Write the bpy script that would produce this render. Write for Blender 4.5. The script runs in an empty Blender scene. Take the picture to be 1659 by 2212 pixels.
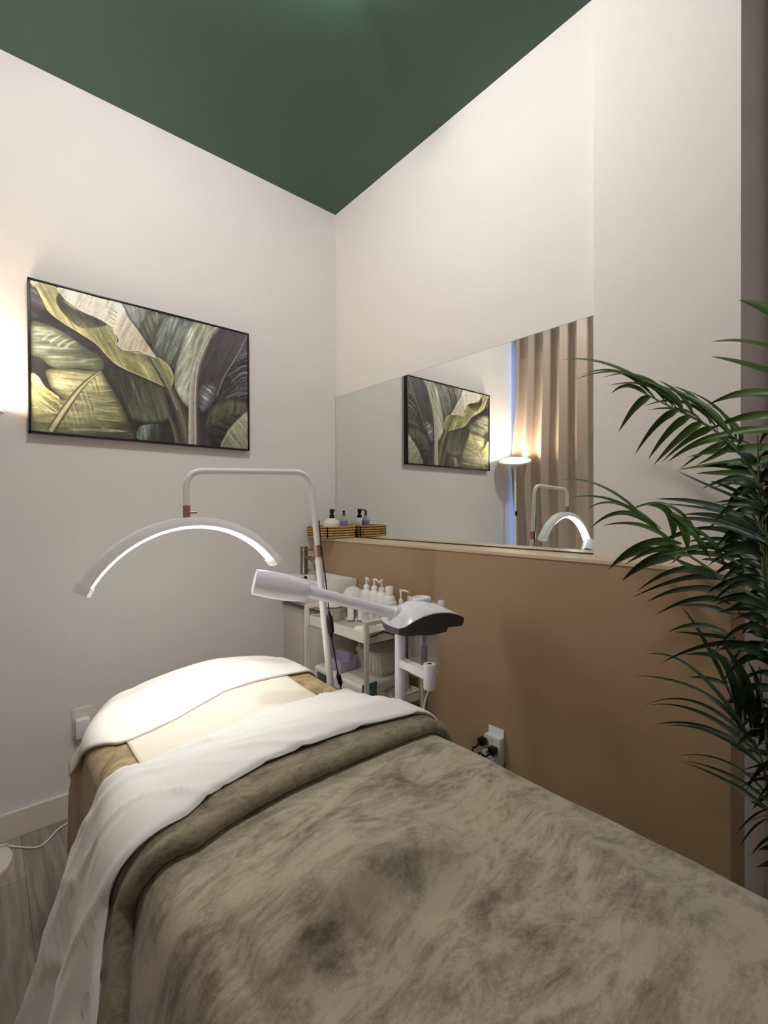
import bpy, bmesh, math, random
import numpy as np
from mathutils import Vector, Matrix, noise
random.seed(7)
PI = math.pi
SC = bpy.context.scene
COL = SC.collection

# ------------------------------------------------------------------ camera
FPX, YAW, PITCH, ROLL, EYE = 1006.4, 49.287, .361, -.2075, 1.225
def _basis():
    y, p, r = math.radians(YAW), math.radians(PITCH), math.radians(ROLL)
    F = Vector((math.cos(y)*math.cos(p), math.sin(y)*math.cos(p), -math.sin(p)))
    R = Vector((math.sin(y), -math.cos(y), 0)); U = R.cross(F)
    R, U = R*math.cos(r)+U*math.sin(r), -R*math.sin(r)+U*math.cos(r)
    return R, U, F
CR, CU, CF = _basis()
CC = Vector((0, 0, EYE))
def ray(px, py): return CF*FPX + CR*(px-829.5) - CU*(py-1106)
def at(px, py, ax, v):                    # pixel -> point on the plane coordinate[ax] = v
    d = ray(px, py); t = (v-CC[ax])/d[ax]; return CC + d*t
def atd(px, py, depth): return CC + ray(px, py)*(depth/FPX)

cam = bpy.data.cameras.new('camera'); camo = bpy.data.objects.new('camera', cam); COL.objects.link(camo)
M = Matrix((CR, CU, -CF)).transposed().to_4x4(); M.translation = CC
camo.matrix_world = M
cam.sensor_fit = 'VERTICAL'; cam.sensor_height = 24; cam.sensor_width = 24
cam.lens = FPX*24/2212; cam.clip_start = .01
SC.camera = camo

# ------------------------------------------------------------------ world, exposure, lights
SC.view_settings.view_transform = 'Standard'; SC.view_settings.look = 'None'
SC.view_settings.gamma = 1; SC.view_settings.use_curve_mapping = False
SC.view_settings.exposure = 1.02
w = bpy.data.worlds.new('world'); SC.world = w; w.use_nodes = True
w.node_tree.nodes['Background'].inputs[0].default_value = (.22, .42, 1, 1)
w.node_tree.nodes['Background'].inputs[1].default_value = 1.3
SC.cycles.use_denoising = True
SC.cycles.max_bounces = 10; SC.cycles.diffuse_bounces = 6; SC.cycles.glossy_bounces = 5
SC.cycles.transmission_bounces = 8; SC.cycles.transparent_max_bounces = 12
SC.cycles.sample_clamp_indirect = 12

def lamp(name, kind, loc, energy, color, size=.1, rot=(0, 0, 0), size_y=None, spread=None, shape='DISK'):
    l = bpy.data.lights.new(name, kind); l.energy = energy; l.color = color
    if kind == 'AREA':
        l.shape = shape; l.size = size
        if size_y: l.size_y = size_y
        if spread: l.spread = spread
    else: l.shadow_soft_size = size
    o = bpy.data.objects.new(name, l); COL.objects.link(o); o.location = loc; o.rotation_euler = rot
    return o
HC = 2.9265      # ceiling height
YW = 2.23        # left wall plane
XM = 1.5565      # mirror wall plane
XB = 1.40        # front of the half height wall
GLOBES = ((.32, .92, .075, 92), (.80, 1.13, .028, 70))   # ceiling globes: x, y, radius, strength; both just outside the frame

# ------------------------------------------------------------------ helpers
def lin(c):
    c = np.asarray(c, float)/255.
    return np.where(c <= .04045, c/12.92, ((c+.055)/1.055)**2.4)
def rgb(r, g, b): return (*[float(x) for x in lin((r, g, b))], 1)

def mat(name, col, rough=.5, metal=0, spec=.5, noise_scale=0, noise_amt=0, bump=0, bump_scale=60, sheen=0, trans=0, ior=1.45,
        emis=None, estr=0, coat=0, sss=0, alpha=1, bump_dist=.002):
    m = bpy.data.materials.new(name); m.use_nodes = True
    nt = m.node_tree; N = nt.nodes; L = nt.links; b = N['Principled BSDF']
    b.inputs['Base Color'].default_value = col; b.inputs['Roughness'].default_value = rough
    b.inputs['Metallic'].default_value = metal; b.inputs['Specular IOR Level'].default_value = spec
    b.inputs['Sheen Weight'].default_value = sheen; b.inputs['Transmission Weight'].default_value = trans
    b.inputs['IOR'].default_value = ior; b.inputs['Coat Weight'].default_value = coat; b.inputs['Alpha'].default_value = alpha
    if emis: b.inputs['Emission Color'].default_value = emis; b.inputs['Emission Strength'].default_value = estr
    tc = N.new('ShaderNodeTexCoord')
    if noise_amt:
        n = N.new('ShaderNodeTexNoise'); n.inputs['Scale'].default_value = noise_scale; n.inputs['Detail'].default_value = 5
        r = N.new('ShaderNodeValToRGB'); c = np.array(col[:3])
        r.color_ramp.elements[0].position = .3; r.color_ramp.elements[1].position = .7
        r.color_ramp.elements[0].color = (*(c*(1-noise_amt)), 1); r.color_ramp.elements[1].color = (*np.minimum(1, c*(1+noise_amt)), 1)
        L.new(tc.outputs['Object'], n.inputs['Vector']); L.new(n.outputs['Fac'], r.inputs[0]); L.new(r.outputs[0], b.inputs['Base Color'])
    if bump:
        n = N.new('ShaderNodeTexNoise'); n.inputs['Scale'].default_value = bump_scale; n.inputs['Detail'].default_value = 4
        bp = N.new('ShaderNodeBump'); bp.inputs['Strength'].default_value = bump; bp.inputs['Distance'].default_value = bump_dist
        L.new(tc.outputs['Object'], n.inputs['Vector']); L.new(n.outputs['Fac'], bp.inputs['Height']); L.new(bp.outputs[0], b.inputs['Normal'])
    return m

class MB:
    def __init__(s): s.v = []; s.f = []; s.mi = []
    def add(s, vs, fs, mi=0):
        k = len(s.v); s.v += [tuple(x) for x in vs]; s.f += [tuple(i+k for i in f) for f in fs]; s.mi += [mi]*len(fs); return s
    def bm(s, bm, mi=0):
        bm.verts.index_update(); s.add([v.co[:] for v in bm.verts], [[v.index for v in f.verts] for f in bm.faces], mi); bm.free(); return s
    def box(s, x0, x1, y0, y1, z0, z1, bev=0, mi=0, seg=2, mx=None):
        bm = bmesh.new(); bmesh.ops.create_cube(bm, size=1)
        for v in bm.verts: v.co = Vector((x0+(v.co.x+.5)*(x1-x0), y0+(v.co.y+.5)*(y1-y0), z0+(v.co.z+.5)*(z1-z0)))
        if bev: bmesh.ops.bevel(bm, geom=bm.edges[:], offset=bev, segments=seg, affect='EDGES', profile=.5)
        if mx: bmesh.ops.transform(bm, matrix=mx, verts=bm.verts)
        return s.bm(bm, mi)
    def tube(s, pts, r, n=16, cap=True, mi=0, closed=False, flat=1.0, up=None):
        pts = [Vector(p) for p in pts]; m = len(pts)
        rs = r if isinstance(r, (list, tuple)) else [r]*m
        tg = []
        for i in range(m):
            a = pts[i-1] if (i or closed) else pts[0]; b = pts[(i+1) % m] if (i < m-1 or closed) else pts[-1]
            tg.append((b-a).normalized())
        u = Vector(up) if up else (Vector((0, 0, 1)) if abs(tg[0].z) < .9 else Vector((1, 0, 0)))
        vs = []; fs = []
        for i in range(m):
            u = (u-tg[i]*u.dot(tg[i])).normalized(); w_ = tg[i].cross(u)
            for k in range(n):
                a = 2*PI*k/n; vs.append(pts[i]+(u*math.cos(a)*flat+w_*math.sin(a))*rs[i])
        for i in range(m-1+(1 if closed else 0)):
            j = (i+1) % m
            for k in range(n): fs.append((i*n+k, i*n+(k+1) % n, j*n+(k+1) % n, j*n+k))
        if cap and not closed: fs.append(tuple(range(n))[::-1]); fs.append(tuple(range((m-1)*n, m*n)))
        return s.add(vs, fs, mi)
    def lathe(s, c, prof, n=32, mi=0, axis=None, cap=True):   # prof: (radius, height)
        c = Vector(c); q = Matrix.Identity(3)
        if axis is not None: q = Vector(axis).normalized().to_track_quat('Z', 'Y').to_matrix()
        vs = []; fs = []; m = len(prof)
        for (r, z) in prof:
            for k in range(n): a = 2*PI*k/n; vs.append(c+q @ Vector((r*math.cos(a), r*math.sin(a), z)))
        for i in range(m-1):
            for k in range(n): fs.append((i*n+k, i*n+(k+1) % n, (i+1)*n+(k+1) % n, (i+1)*n+k))
        if cap: fs.append(tuple(range(n))[::-1]); fs.append(tuple(range((m-1)*n, m*n)))
        return s.add(vs, fs, mi)
    def grid(s, rows, mi=0, wrap=False):
        n = len(rows[0]); vs = [p for r in rows for p in r]; fs = []
        for i in range(len(rows)-1):
            for k in range(n if wrap else n-1): fs.append((i*n+k, i*n+(k+1) % n, (i+1)*n+(k+1) % n, (i+1)*n+k))
        return s.add(vs, fs, mi)
    def prism(s, poly, axis, a, b, mi=0):      # poly in the other two axes
        def P(p, t):
            return {0: (t, p[0], p[1]), 1: (p[0], t, p[1]), 2: (p[0], p[1], t)}[axis]
        n = len(poly); vs = [P(p, a) for p in poly]+[P(p, b) for p in poly]
        fs = [tuple(range(n))[::-1], tuple(range(n, 2*n))]+[(i, (i+1) % n, n+(i+1) % n, n+i) for i in range(n)]
        return s.add(vs, fs, mi)
    def build(s, name, ms, parent=None, smooth=35, norm=True):
        me = bpy.data.meshes.new(name); me.from_pydata(s.v, [], s.f)
        ms = ms if isinstance(ms, (list, tuple)) else [ms]
        for m_ in ms: me.materials.append(m_)
        for i, p in enumerate(me.polygons): p.material_index = s.mi[i]
        if norm:
            bm = bmesh.new(); bm.from_mesh(me); bmesh.ops.recalc_face_normals(bm, faces=bm.faces); bm.to_mesh(me); bm.free()
        if smooth:
            me.polygons.foreach_set('use_smooth', [True]*len(me.polygons))
            try: me.set_sharp_from_angle(angle=math.radians(smooth))
            except Exception: pass
        o = bpy.data.objects.new(name, me); COL.objects.link(o)
        if parent: o.parent = parent; o.matrix_parent_inverse = PINV[parent.name]
        PINV[o.name] = Matrix.Identity(4)
        return o
PINV = {}
def tag(o, label, cat, group=None):
    o['label'] = label; o['category'] = cat
    if group: o['group'] = group
    PINV[o.name] = Matrix.Translation(-o.location)
    return o
def thing(name, loc, label, cat, group=None):
    o = bpy.data.objects.new(name, None); COL.objects.link(o); o.location = loc; o.empty_display_size = .05
    return tag(o, label, cat, group)
def struct(name, mb, m, smooth=0):
    o = mb.build(name, m, smooth=smooth); o['kind'] = 'structure'; return o
def bez(pts, n=10):      # catmull-rom through pts
    pts = [Vector(p) for p in pts]; P = [pts[0]*2-pts[1]]+pts+[pts[-1]*2-pts[-2]]; out = []
    for i in range(1, len(P)-2):
        for k in range(n):
            t = k/n; a, b, c, d = P[i-1], P[i], P[i+1], P[i+2]
            out.append(.5*((2*b)+(c-a)*t+(2*a-5*b+4*c-d)*t*t+(3*b-a-3*c+d)*t**3))
    out.append(pts[-1]); return out
def rounded(pts, r, n=8):   # polyline with rounded corners
    pts = [Vector(p) for p in pts]; out = [pts[0]]
    for i in range(1, len(pts)-1):
        a = (pts[i-1]-pts[i]); b = (pts[i+1]-pts[i]); rr = min(r, a.length*.49, b.length*.49)
        p0 = pts[i]+a.normalized()*rr; p1 = pts[i]+b.normalized()*rr
        for k in range(n+1):
            t = k/n; out.append(p0*(1-t)**2+pts[i]*2*t*(1-t)+p1*t*t)
    out.append(pts[-1]); return out
def sm(a, b, x): t = min(1, max(0, (x-a)/(b-a))); return t*t*(3-2*t)
def interp(x, xs, ys): return float(np.interp(x, xs, ys))

# ------------------------------------------------------------------ materials
WALLC = rgb(227, 222, 218)
m_wall = mat('wall_paint', WALLC, .62, bump=.25, bump_scale=260, spec=.35)
m_wall_side = mat('wall_paint_side', WALLC, .62, bump=.25, bump_scale=260, spec=.35)
m_brown = mat('tan_paint', rgb(175, 149, 119), .6, bump=.25, bump_scale=260, spec=.3)
m_ceil = mat('green_ceiling_paint', rgb(62, 86, 73), .42, bump=.3, bump_scale=240, spec=.4)
m_trim = mat('trim_paint', rgb(222, 212, 200), .45)
m_cap = mat('cap_paint', rgb(214, 192, 164), .42)
m_white = mat('white_enamel', rgb(236, 234, 234), .3, coat=.2)
m_whitepl = mat('white_plastic', rgb(232, 231, 236), .22, coat=.3)
m_blue_white = mat('cool_white_plastic', rgb(236, 236, 246), .2, coat=.5)
m_dark = mat('dark_grey_plastic', rgb(72, 70, 68), .35)
m_black = mat('black_plastic', rgb(14, 14, 15), .4)
m_chrome = mat('brushed_steel', rgb(150, 140, 128), .32, metal=1)
m_rose = mat('copper_collar', rgb(196, 158, 140), .3, metal=.9)
m_porc = mat('porcelain', rgb(236, 231, 226), .12, coat=.6)
m_cart = mat('cart_enamel', rgb(232, 226, 215), .38)
m_glass = mat('clear_glass', (.97, .98, .98, 1), .03, trans=1, ior=1.45)
m_thin = mat('clear_thin_plastic', (.93, .94, .95, 1), .06, trans=.0, alpha=.16)
m_water = mat('water', (.95, .97, 1, 1), .05, alpha=.25)

# floor boards
m_floor = bpy.data.materials.new('grey_oak_boards'); m_floor.use_nodes = True
nt = m_floor.node_tree; N = nt.nodes; L = nt.links; b = N['Principled BSDF']
tc = N.new('ShaderNodeTexCoord'); mp = N.new('ShaderNodeMapping'); mp.inputs['Rotation'].default_value = (0, 0, PI/2)
mp.inputs['Location'].default_value = (.31, .05, 0)
br = N.new('ShaderNodeTexBrick'); br.inputs['Scale'].default_value = 1; br.inputs['Brick Width'].default_value = 1.2; br.inputs['Row Height'].default_value = .15
br.inputs['Mortar Size'].default_value = .0012; br.inputs['Color1'].default_value = rgb(164, 150, 136); br.inputs['Color2'].default_value = rgb(140, 126, 113)
br.inputs['Mortar'].default_value = rgb(104, 92, 80); br.offset = .37
mp2 = N.new('ShaderNodeMapping'); mp2.inputs['Scale'].default_value = (34, 2.2, 1)
nz = N.new('ShaderNodeTexNoise'); nz.inputs['Scale'].default_value = 1.6; nz.inputs['Detail'].default_value = 8; nz.inputs['Distortion'].default_value = .8
mx = N.new('ShaderNodeMix'); mx.data_type = 'RGBA'; mx.blend_type = 'OVERLAY'; mx.inputs['Factor'].default_value = .75
L.new(tc.outputs['Object'], mp.inputs[0]); L.new(mp.outputs[0], br.inputs['Vector']); L.new(tc.outputs['Object'], mp2.inputs[0]); L.new(mp2.outputs[0], nz.inputs['Vector'])
L.new(br.outputs['Color'], mx.inputs[6]); L.new(nz.outputs['Fac'], mx.inputs[7]); L.new(mx.outputs[2], b.inputs['Base Color']); b.inputs['Roughness'].default_value = .5

# ------------------------------------------------------------------ room
X0 = -.27; YB = -1.75; XR_ = 2.6
YC0, YC1, XC = .314, .70, 1.496          # column
struct('floor', MB().box(X0-.4, XR_+.1, YB-.1, YW+.1, -.06, 0), m_floor)
struct('ceiling', MB().box(X0-.4, XR_+.1, YB-.1, YW+.1, HC, HC+.06), m_ceil)
struct('wall_left', MB().box(X0-.4, XM+.1, YW, YW+.1, 0, HC), m_wall)
struct('wall_right', MB().box(XM, XM+.1, YC1-.05, YW, 0, HC), m_wall)
struct('wall_column', MB().box(XC, 1.785, YC0, YC1, 0, HC), m_wall_side)
struct('wall_half_height', MB().box(XB, XC+.043, YC0-.0005, YW, 0, 1.058), m_brown)
struct('wall_recess', MB().box(1.785, 1.885, YB, YC0, 0, HC), m_wall)
struct('wall_back', MB().box(X0-.4, XR_, YB-.1, YB, 0, HC), m_wall)
struct('trim_1', MB().box(XB-.004, XM, YC0-.002, YW, 1.058, 1.070, bev=.0015), m_cap)
# window wall with one tall opening behind the curtain
WY0, WY1, WZ0, WZ1 = -.9, YW, .25, 2.6
wm = MB().box(X0-.1, X0, YB, WY0, 0, HC).box(X0-.1, X0, WY0, YW, 0, WZ0).box(X0-.1, X0, WY0, YW, WZ1, HC)
struct('wall_window', wm, m_wall)
win = bpy.data.objects.new('window_1', None); COL.objects.link(win); win['kind'] = 'structure'; PINV[win.name] = Matrix.Identity(4)
fm = MB().box(X0-.09, X0-.04, WY0, WY1, WZ0, WZ0+.05, .004).box(X0-.09, X0-.04, WY0, WY1, WZ1-.05, WZ1, .004)
for y in (WY0, (WY0+WY1)/2): fm.box(X0-.09, X0-.04, y, y+.05, WZ0, WZ1, .003)
o = fm.build('window_frame', m_white, win); o['kind'] = 'structure'
o = MB().box(X0-.068, X0-.062, WY0+.01, WY1, WZ0+.01, WZ1-.01).build('window_pane', m_thin, win); o['kind'] = 'structure'
m_bb = m_trim
struct('baseboard_left', MB().box(X0, 1.205, YW-.014, YW, 0, .0983, .0015), m_bb)
struct('baseboard_right', MB().box(XB-.012, XB, YC0, 1.82, 0, .0983, .0015), m_bb)
struct('baseboard_recess', MB().box(1.773, 1.785, YB, YC0, 0, .0983, .0015), m_bb)

# opal globe lights under the ceiling
for i, (x, y, r_, es) in enumerate(GLOBES):
    t = thing('ceiling_globe_light', (x, y, HC), 'large lit opal globe light under the green ceiling, left of the bed' if i == 0 else 'small lit opal globe light under the green ceiling, over the bed head', 'ceiling light')
    MB().lathe((x, y, HC), [(r_*.8, 0), (r_*.8, -.006), (r_*.3, -.010), (r_*.3, -.02)], 30).build('canopy', m_white, t)
    MB().lathe((x, y, HC-.016-r_), [(.002, -r_)]+[(r_*math.cos(a), r_*math.sin(a)) for a in np.linspace(-1.5, 1.4, 20)], 36).build('globe', mat('globe_glow', (1, 1, 1, 1), .4, emis=(1, .965, .95, 1) if i == 0 else (.9, 1, 1, 1), estr=es), t)

# ------------------------------------------------------------------ mirror
mir = thing('wall_mirror', (XM, 1.46, 1.082), 'large frameless wall mirror above the ledge reflecting the curtain and floor lamp', 'mirror')
m_mir = mat('mirror_silver', (.86, .885, .86, 1), 0.0, metal=1)
m_edge = mat('mirror_edge', rgb(120, 140, 130), .1, metal=.3)
MB().box(XM-.006, XM-.0005, YC1+.003, YW-.004, 1.0718, 1.8697).build('glass', m_mir, mir)
MB().box(XM-.0058, XM-.0007, YC1+.0025, YW-.0035, 1.8697, 1.8707).box(XM-.0058, XM-.0007, YW-.004, YW-.0025, 1.0718, 1.8707).build('polished_edge', m_edge, mir)
MB().box(XM-.0105, XM, YC1+.003, YW-.003, 1.0704, 1.0745).build('bottom_channel', mat('channel_metal', rgb(70, 62, 52), .45, metal=.4), mir)

# ------------------------------------------------------------------ picture
PX0, PX1, PZ0, PZ1, PD = .1317, 1.0079, 1.5176, 2.0999, .035
pic = thing('framed_picture', ((PX0+PX1)/2, YW, PZ0), 'wide black-framed picture of green banana leaves on the left wall', 'picture')
FW = .007
fr = MB()
fr.box(PX0, PX1, YW-PD, YW-.002, PZ0, PZ0+FW, .0008).box(PX0, PX1, YW-PD, YW-.002, PZ1-FW, PZ1, .0008)
fr.box(PX0, PX0+FW, YW-PD, YW-.002, PZ0, PZ1, .0008).box(PX1-FW, PX1, YW-PD, YW-.002, PZ0, PZ1, .0008)
fr.build('frame', mat('black_frame', rgb(16, 17, 18), .35), pic)
# ------------------------------------------------------------------ the painted canvas (colours per vertex of a fine grid)
def homog(src, dst):
    A = []
    for (x, y), (u, v) in zip(src, dst):
        A.append([x, y, 1, 0, 0, 0, -u*x, -u*y, -u]); A.append([0, 0, 0, x, y, 1, -v*x, -v*y, -v])
    return np.linalg.svd(np.array(A))[2][-1].reshape(3, 3)
ASP = (PX1-PX0)/(PZ1-PZ0)
HM = homog([(90, 62), (1588, 470), (1582, 1248), (84, 1100)], [(0, 0), (ASP, 0), (ASP, 1), (0, 1)])
def uv(p):
    q = HM @ np.array([p[0], p[1], 1.]); return q[:2]/q[2]
NX, NY = 520, 346
UX, VY = np.meshgrid(np.linspace(0, ASP, NX), np.linspace(0, 1, NY))
IMG = np.zeros((NY, NX, 3))
_rs = np.random.RandomState(3); _LAT = _rs.rand(256, 256)
def vn(x, y):
    xi = np.floor(x).astype(int); yi = np.floor(y).astype(int); fx = x-xi; fy = y-yi
    fx = fx*fx*(3-2*fx); fy = fy*fy*(3-2*fy); g = lambda i, j: _LAT[i % 256, j % 256]
    return (g(xi, yi)*(1-fx)+g(xi+1, yi)*fx)*(1-fy)+(g(xi, yi+1)*(1-fx)+g(xi+1, yi+1)*fx)*fy
def fbm(x, y): return .55*vn(x, y)+.28*vn(2.1*x+7, 2.1*y+3)+.17*vn(4.3*x+1, 4.3*y+9)
def smooth_poly(pts, n=6):
    P = [uv(p) for p in pts]; m = len(P); out = []
    for i in range(m):
        a, b_, c, d = P[i-1], P[i], P[(i+1) % m], P[(i+2) % m]
        for k in range(n):
            t = k/n; out.append(.5*((2*b_)+(c-a)*t+(2*a-5*b_+4*c-d)*t*t+(3*b_-a-3*c+d)*t**3))
    return np.array(out)
def seg_dist(P, closed=True):
    D = np.full(UX.shape, 9.); n = len(P)
    for i in range(n if closed else n-1):
        a, b_ = P[i], P[(i+1) % n]; d = b_-a; t = np.clip(((UX-a[0])*d[0]+(VY-a[1])*d[1])/max(1e-9, d@d), 0, 1)
        D = np.minimum(D, np.hypot(UX-a[0]-t*d[0], VY-a[1]-t*d[1]))
    return D
def inside(P):
    I = np.zeros(UX.shape, bool); n = len(P)
    for i in range(n):
        (x1, y1), (x2, y2) = P[i], P[i-1]
        I ^= ((y1 > VY) != (y2 > VY)) & (UX < (x2-x1)*(VY-y1)/(y2-y1+1e-12)+x1)
    return I
def leaf(pts, c0, c1, d0, d1, streak=45, amp=.3, edge=None, ew=.012, dark=None, dw=.05, hi=None, hamp=.5, seed=0, soft=.004):
    """outline, colours at the two ends of the axis d0-d1 (crop pixels), streaks at an angle"""
    global IMG
    P = smooth_poly(pts); I = inside(P); D = seg_dist(P)
    a, b_ = uv(d0), uv(d1); d = b_-a; t = np.clip(((UX-a[0])*d[0]+(VY-a[1])*d[1])/(d@d), 0, 1)
    th = math.radians(streak); xs = UX*math.cos(th)+VY*math.sin(th); ys = -UX*math.sin(th)+VY*math.cos(th)
    n = .6*fbm(xs*5+seed*3.1, ys*52+seed)+.4*fbm(xs*11+seed, ys*110+seed*5); n = np.clip((n-.5)*1.5+.5, 0, 1); n2 = fbm(xs*3+seed, ys*9+seed*2)
    tt = np.clip(t+(n2-.5)*.5, 0, 1)[..., None]
    C = np.array(c0)*(1-tt)+np.array(c1)*tt
    C = C*(1+amp*(n[..., None]-.5)*2)
    if hi is not None:
        h = np.clip((n-.58)*5, 0, 1)*np.clip((n2-.42)*4, 0, 1)*hamp; C = C*(1-h[..., None])+np.array(hi)*h[..., None]
    if dark is not None:
        k = np.exp(-(D/dw)**2)[..., None]*.75; C = C*(1-k)+np.array(dark)*k
    if edge is not None:
        k = np.exp(-(D/ew)**2)[..., None]*.8; C = C*(1-k)+np.array(edge)*k
    aa = np.clip(D/soft, 0, 1)*I
    IMG = IMG*(1-aa[..., None])+C*aa[..., None]
def stroke(pts, w0, w1, col, hi=None, soft=.003, al=1):
    global IMG
    P = [uv(p) for p in pts]; Q = []
    for i in range(len(P)-1):
        a = P[max(0, i-1)]; b_ = P[i]; c = P[i+1]; d = P[min(len(P)-1, i+2)]
        for k in range(6): t = k/6; Q.append(.5*((2*b_)+(c-a)*t+(2*a-5*b_+4*c-d)*t*t+(3*b_-a-3*c+d)*t**3))
    Q.append(P[-1]); n = len(Q)
    D = np.full(UX.shape, 9.); S = np.zeros(UX.shape); SG = np.zeros(UX.shape)
    for i in range(n-1):
        a, b_ = Q[i], Q[i+1]; d = b_-a; t = np.clip(((UX-a[0])*d[0]+(VY-a[1])*d[1])/max(1e-9, d@d), 0, 1)
        dx, dy = UX-a[0]-t*d[0], VY-a[1]-t*d[1]; r = np.hypot(dx, dy); m = r < D
        D = np.where(m, r, D); S = np.where(m, (i+t)/(n-1), S); SG = np.where(m, (dx*d[1]-dy*d[0])/np.hypot(*d), SG)
    w_ = (w0+(w1-w0)*S)/2/780.; k = np.clip((w_-D)/soft+.5, 0, 1)*al
    C = np.array(col)*np.ones(3)
    if hi is not None:
        h = np.clip(.5+SG/w_*.5, 0, 1)[..., None]; C = np.array(col)*(1-h)+np.array(hi)*h
    IMG = IMG*(1-k[..., None])+C*k[..., None]
def veins(p0, p1, n, ang, length, col, w0=7, al=.5, both=True, curve=.15, j=0):
    rs = random.Random(j); a = np.array(p0, float); b_ = np.array(p1, float); d = (b_-a); dl = np.hypot(*d); d /= dl
    for i in range(n):
        s = (i+.5)/n; q = a+d*dl*s
        for sg in ((1, -1) if both else (1,)):
            th = math.radians(ang)*sg; e = np.array([d[0]*math.cos(th)-d[1]*math.sin(th), d[0]*math.sin(th)+d[1]*math.cos(th)])
            ln = length*math.sin(PI*min(1, s*.9+.15))*rs.uniform(.75, 1.1)
            stroke([q, q+e*ln*.5+d*ln*curve*.3, q+e*ln+d*ln*curve], w0, 2, col, al=al*rs.uniform(.5, 1))
nb = fbm(UX*9, VY*9)[..., None]
IMG[:] = np.array((60, 54, 58))*(.65+.6*nb)
leaf([(80, 50), (130, 130), (190, 260), (90, 350), (60, 200)], (120, 105, 105), (66, 58, 66), (90, 100), (180, 300), 20, .5, seed=4)
leaf([(1400, 420), (1600, 480), (1600, 860), (1380, 860), (1420, 640)], (88, 84, 84), (60, 56, 56), (1500, 500), (1480, 850), 60, .3, seed=8)
_r = random.Random(4)
for i in range(26):
    y = 590+i*11+_r.uniform(-8, 8); x = _r.uniform(1440, 1520); g = _r.choice(((150, 150, 144), (104, 104, 98), (44, 42, 46), (128, 126, 118)))
    stroke([(1592, y+_r.uniform(-10, 10)), (1540, y+8), (x, y+60+i)], _r.uniform(8, 18), 2, g, al=_r.uniform(.4, .85))
for i in range(22):
    y = 800+i*8+_r.uniform(-8, 8); g = _r.choice(((122, 122, 120), (40, 38, 42), (92, 92, 88)))
    stroke([(1592, y), (1490, y+_r.uniform(5, 30)), (_r.uniform(1370, 1420), y+60)], _r.uniform(6, 14), 2, g, al=_r.uniform(.35, .8))
leaf([(1240, 1230), (1270, 1080), (1330, 960), (1430, 900), (1520, 905), (1600, 960), (1600, 1240)], (110, 112, 84), (58, 58, 46), (1400, 910), (1450, 1200), 100, .4, dark=(48, 46, 40), dw=.03, hi=(170, 172, 140), seed=9)
leaf([(1330, 1240), (1300, 1150), (1360, 1060), (1480, 1010), (1560, 1030), (1440, 1120), (1410, 1240)], (70, 72, 58), (44, 42, 40), (1400, 1020), (1380, 1230), 20, .5, hi=(130, 135, 110), seed=12)
leaf([(1395, 1240), (1430, 1150), (1500, 1060), (1600, 1000), (1600, 1260), (1480, 1250)], (170, 168, 138), (120, 124, 96), (1580, 1020), (1430, 1230), 50, .35, edge=(190, 188, 165), seed=5)
leaf([(820, 1165), (845, 1080), (990, 1075), (950, 1190)], (120, 136, 124), (60, 62, 58), (860, 1120), (960, 1180), 90, .6, seed=6)
leaf([(720, 230), (925, 285), (900, 330), (835, 420), (790, 380)], (150, 152, 150), (100, 98, 98), (760, 260), (850, 400), 80, .35, seed=11)
leaf([(915, 290), (1060, 330), (985, 385), (935, 520), (845, 430), (880, 340)], (142, 146, 118), (86, 84, 70), (1000, 320), (900, 500), 70, .4, dark=(80, 78, 66), dw=.03, seed=13)
stroke([(965, 300), (975, 380)], 8, 3, (190, 190, 160), al=.7)
leaf([(1045, 325), (1205, 370), (1195, 430), (1130, 560), (1075, 690), (1010, 640), (950, 590), (932, 520), (960, 430)], (150, 158, 148), (104, 112, 96), (1090, 360), (1030, 640), 108, .45, dark=(70, 74, 66), dw=.02, hi=(226, 226, 205), hamp=.9, seed=14)
leaf([(1200, 372), (1390, 418), (1310, 520), (1235, 650), (1205, 800), (1190, 955), (1120, 905), (1085, 830), (1082, 720), (1125, 560)], (150, 155, 128), (178, 186, 166), (1290, 400), (1130, 880), 112, .35, dark=(96, 102, 88), dw=.02, hi=(232, 234, 220), hamp=.9, seed=15)
leaf([(1385, 418), (1590, 478), (1540, 570), (1480, 660), (1420, 760), (1370, 880), (1320, 965), (1250, 985), (1225, 860), (1250, 700), (1300, 560)], (84, 78, 80), (72, 68, 70), (1480, 450), (1290, 850), 115, .2, seed=16)
leaf([(1250, 830), (1300, 790), (1385, 790), (1370, 880), (1320, 965), (1250, 985)], (84, 84, 88), (150, 156, 164), (1310, 800), (1290, 970), 30, .45, hi=(235, 238, 238), hamp=.9, seed=17, soft=.06)
stroke([(1585, 470), (1540, 570), (1480, 665), (1420, 765), (1375, 880)], 6, 5, (150, 148, 140))
leaf([(1270, 985), (1200, 960), (1245, 1240), (1330, 1230)], (52, 48, 50), (70, 66, 60), (1250, 980), (1260, 1220), 90, .3, seed=18)
leaf([(85, 358), (200, 370), (330, 430), (450, 520), (560, 590), (600, 650), (570, 695), (430, 680), (250, 672), (160, 605), (85, 560)], (158, 170, 140), (104, 112, 84), (120, 420), (560, 660), -14, .35, dark=(84, 86, 66), dw=.03, hi=(216, 222, 190), hamp=.85, seed=19)
for q in ((180, 470), (230, 490), (280, 515), (330, 530)): stroke([q, (q[0]+40, q[1]-28), (q[0]+75, q[1]-40)], 14, 3, (214, 222, 196), al=.7)
leaf([(578, 700), (480, 690), (350, 675), (195, 684), (205, 760), (235, 820), (300, 880), (220, 830), (150, 755), (135, 722), (80, 718), (80, 1110), (300, 1140), (560, 1160), (785, 1175), (775, 1090), (740, 980), (680, 870), (620, 770)], (206, 205, 148), (88, 88, 58), (300, 720), (560, 1180), -4, .35, dark=(70, 70, 46), dw=.03, hi=(240, 236, 190), hamp=.8, seed=20)
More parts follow.
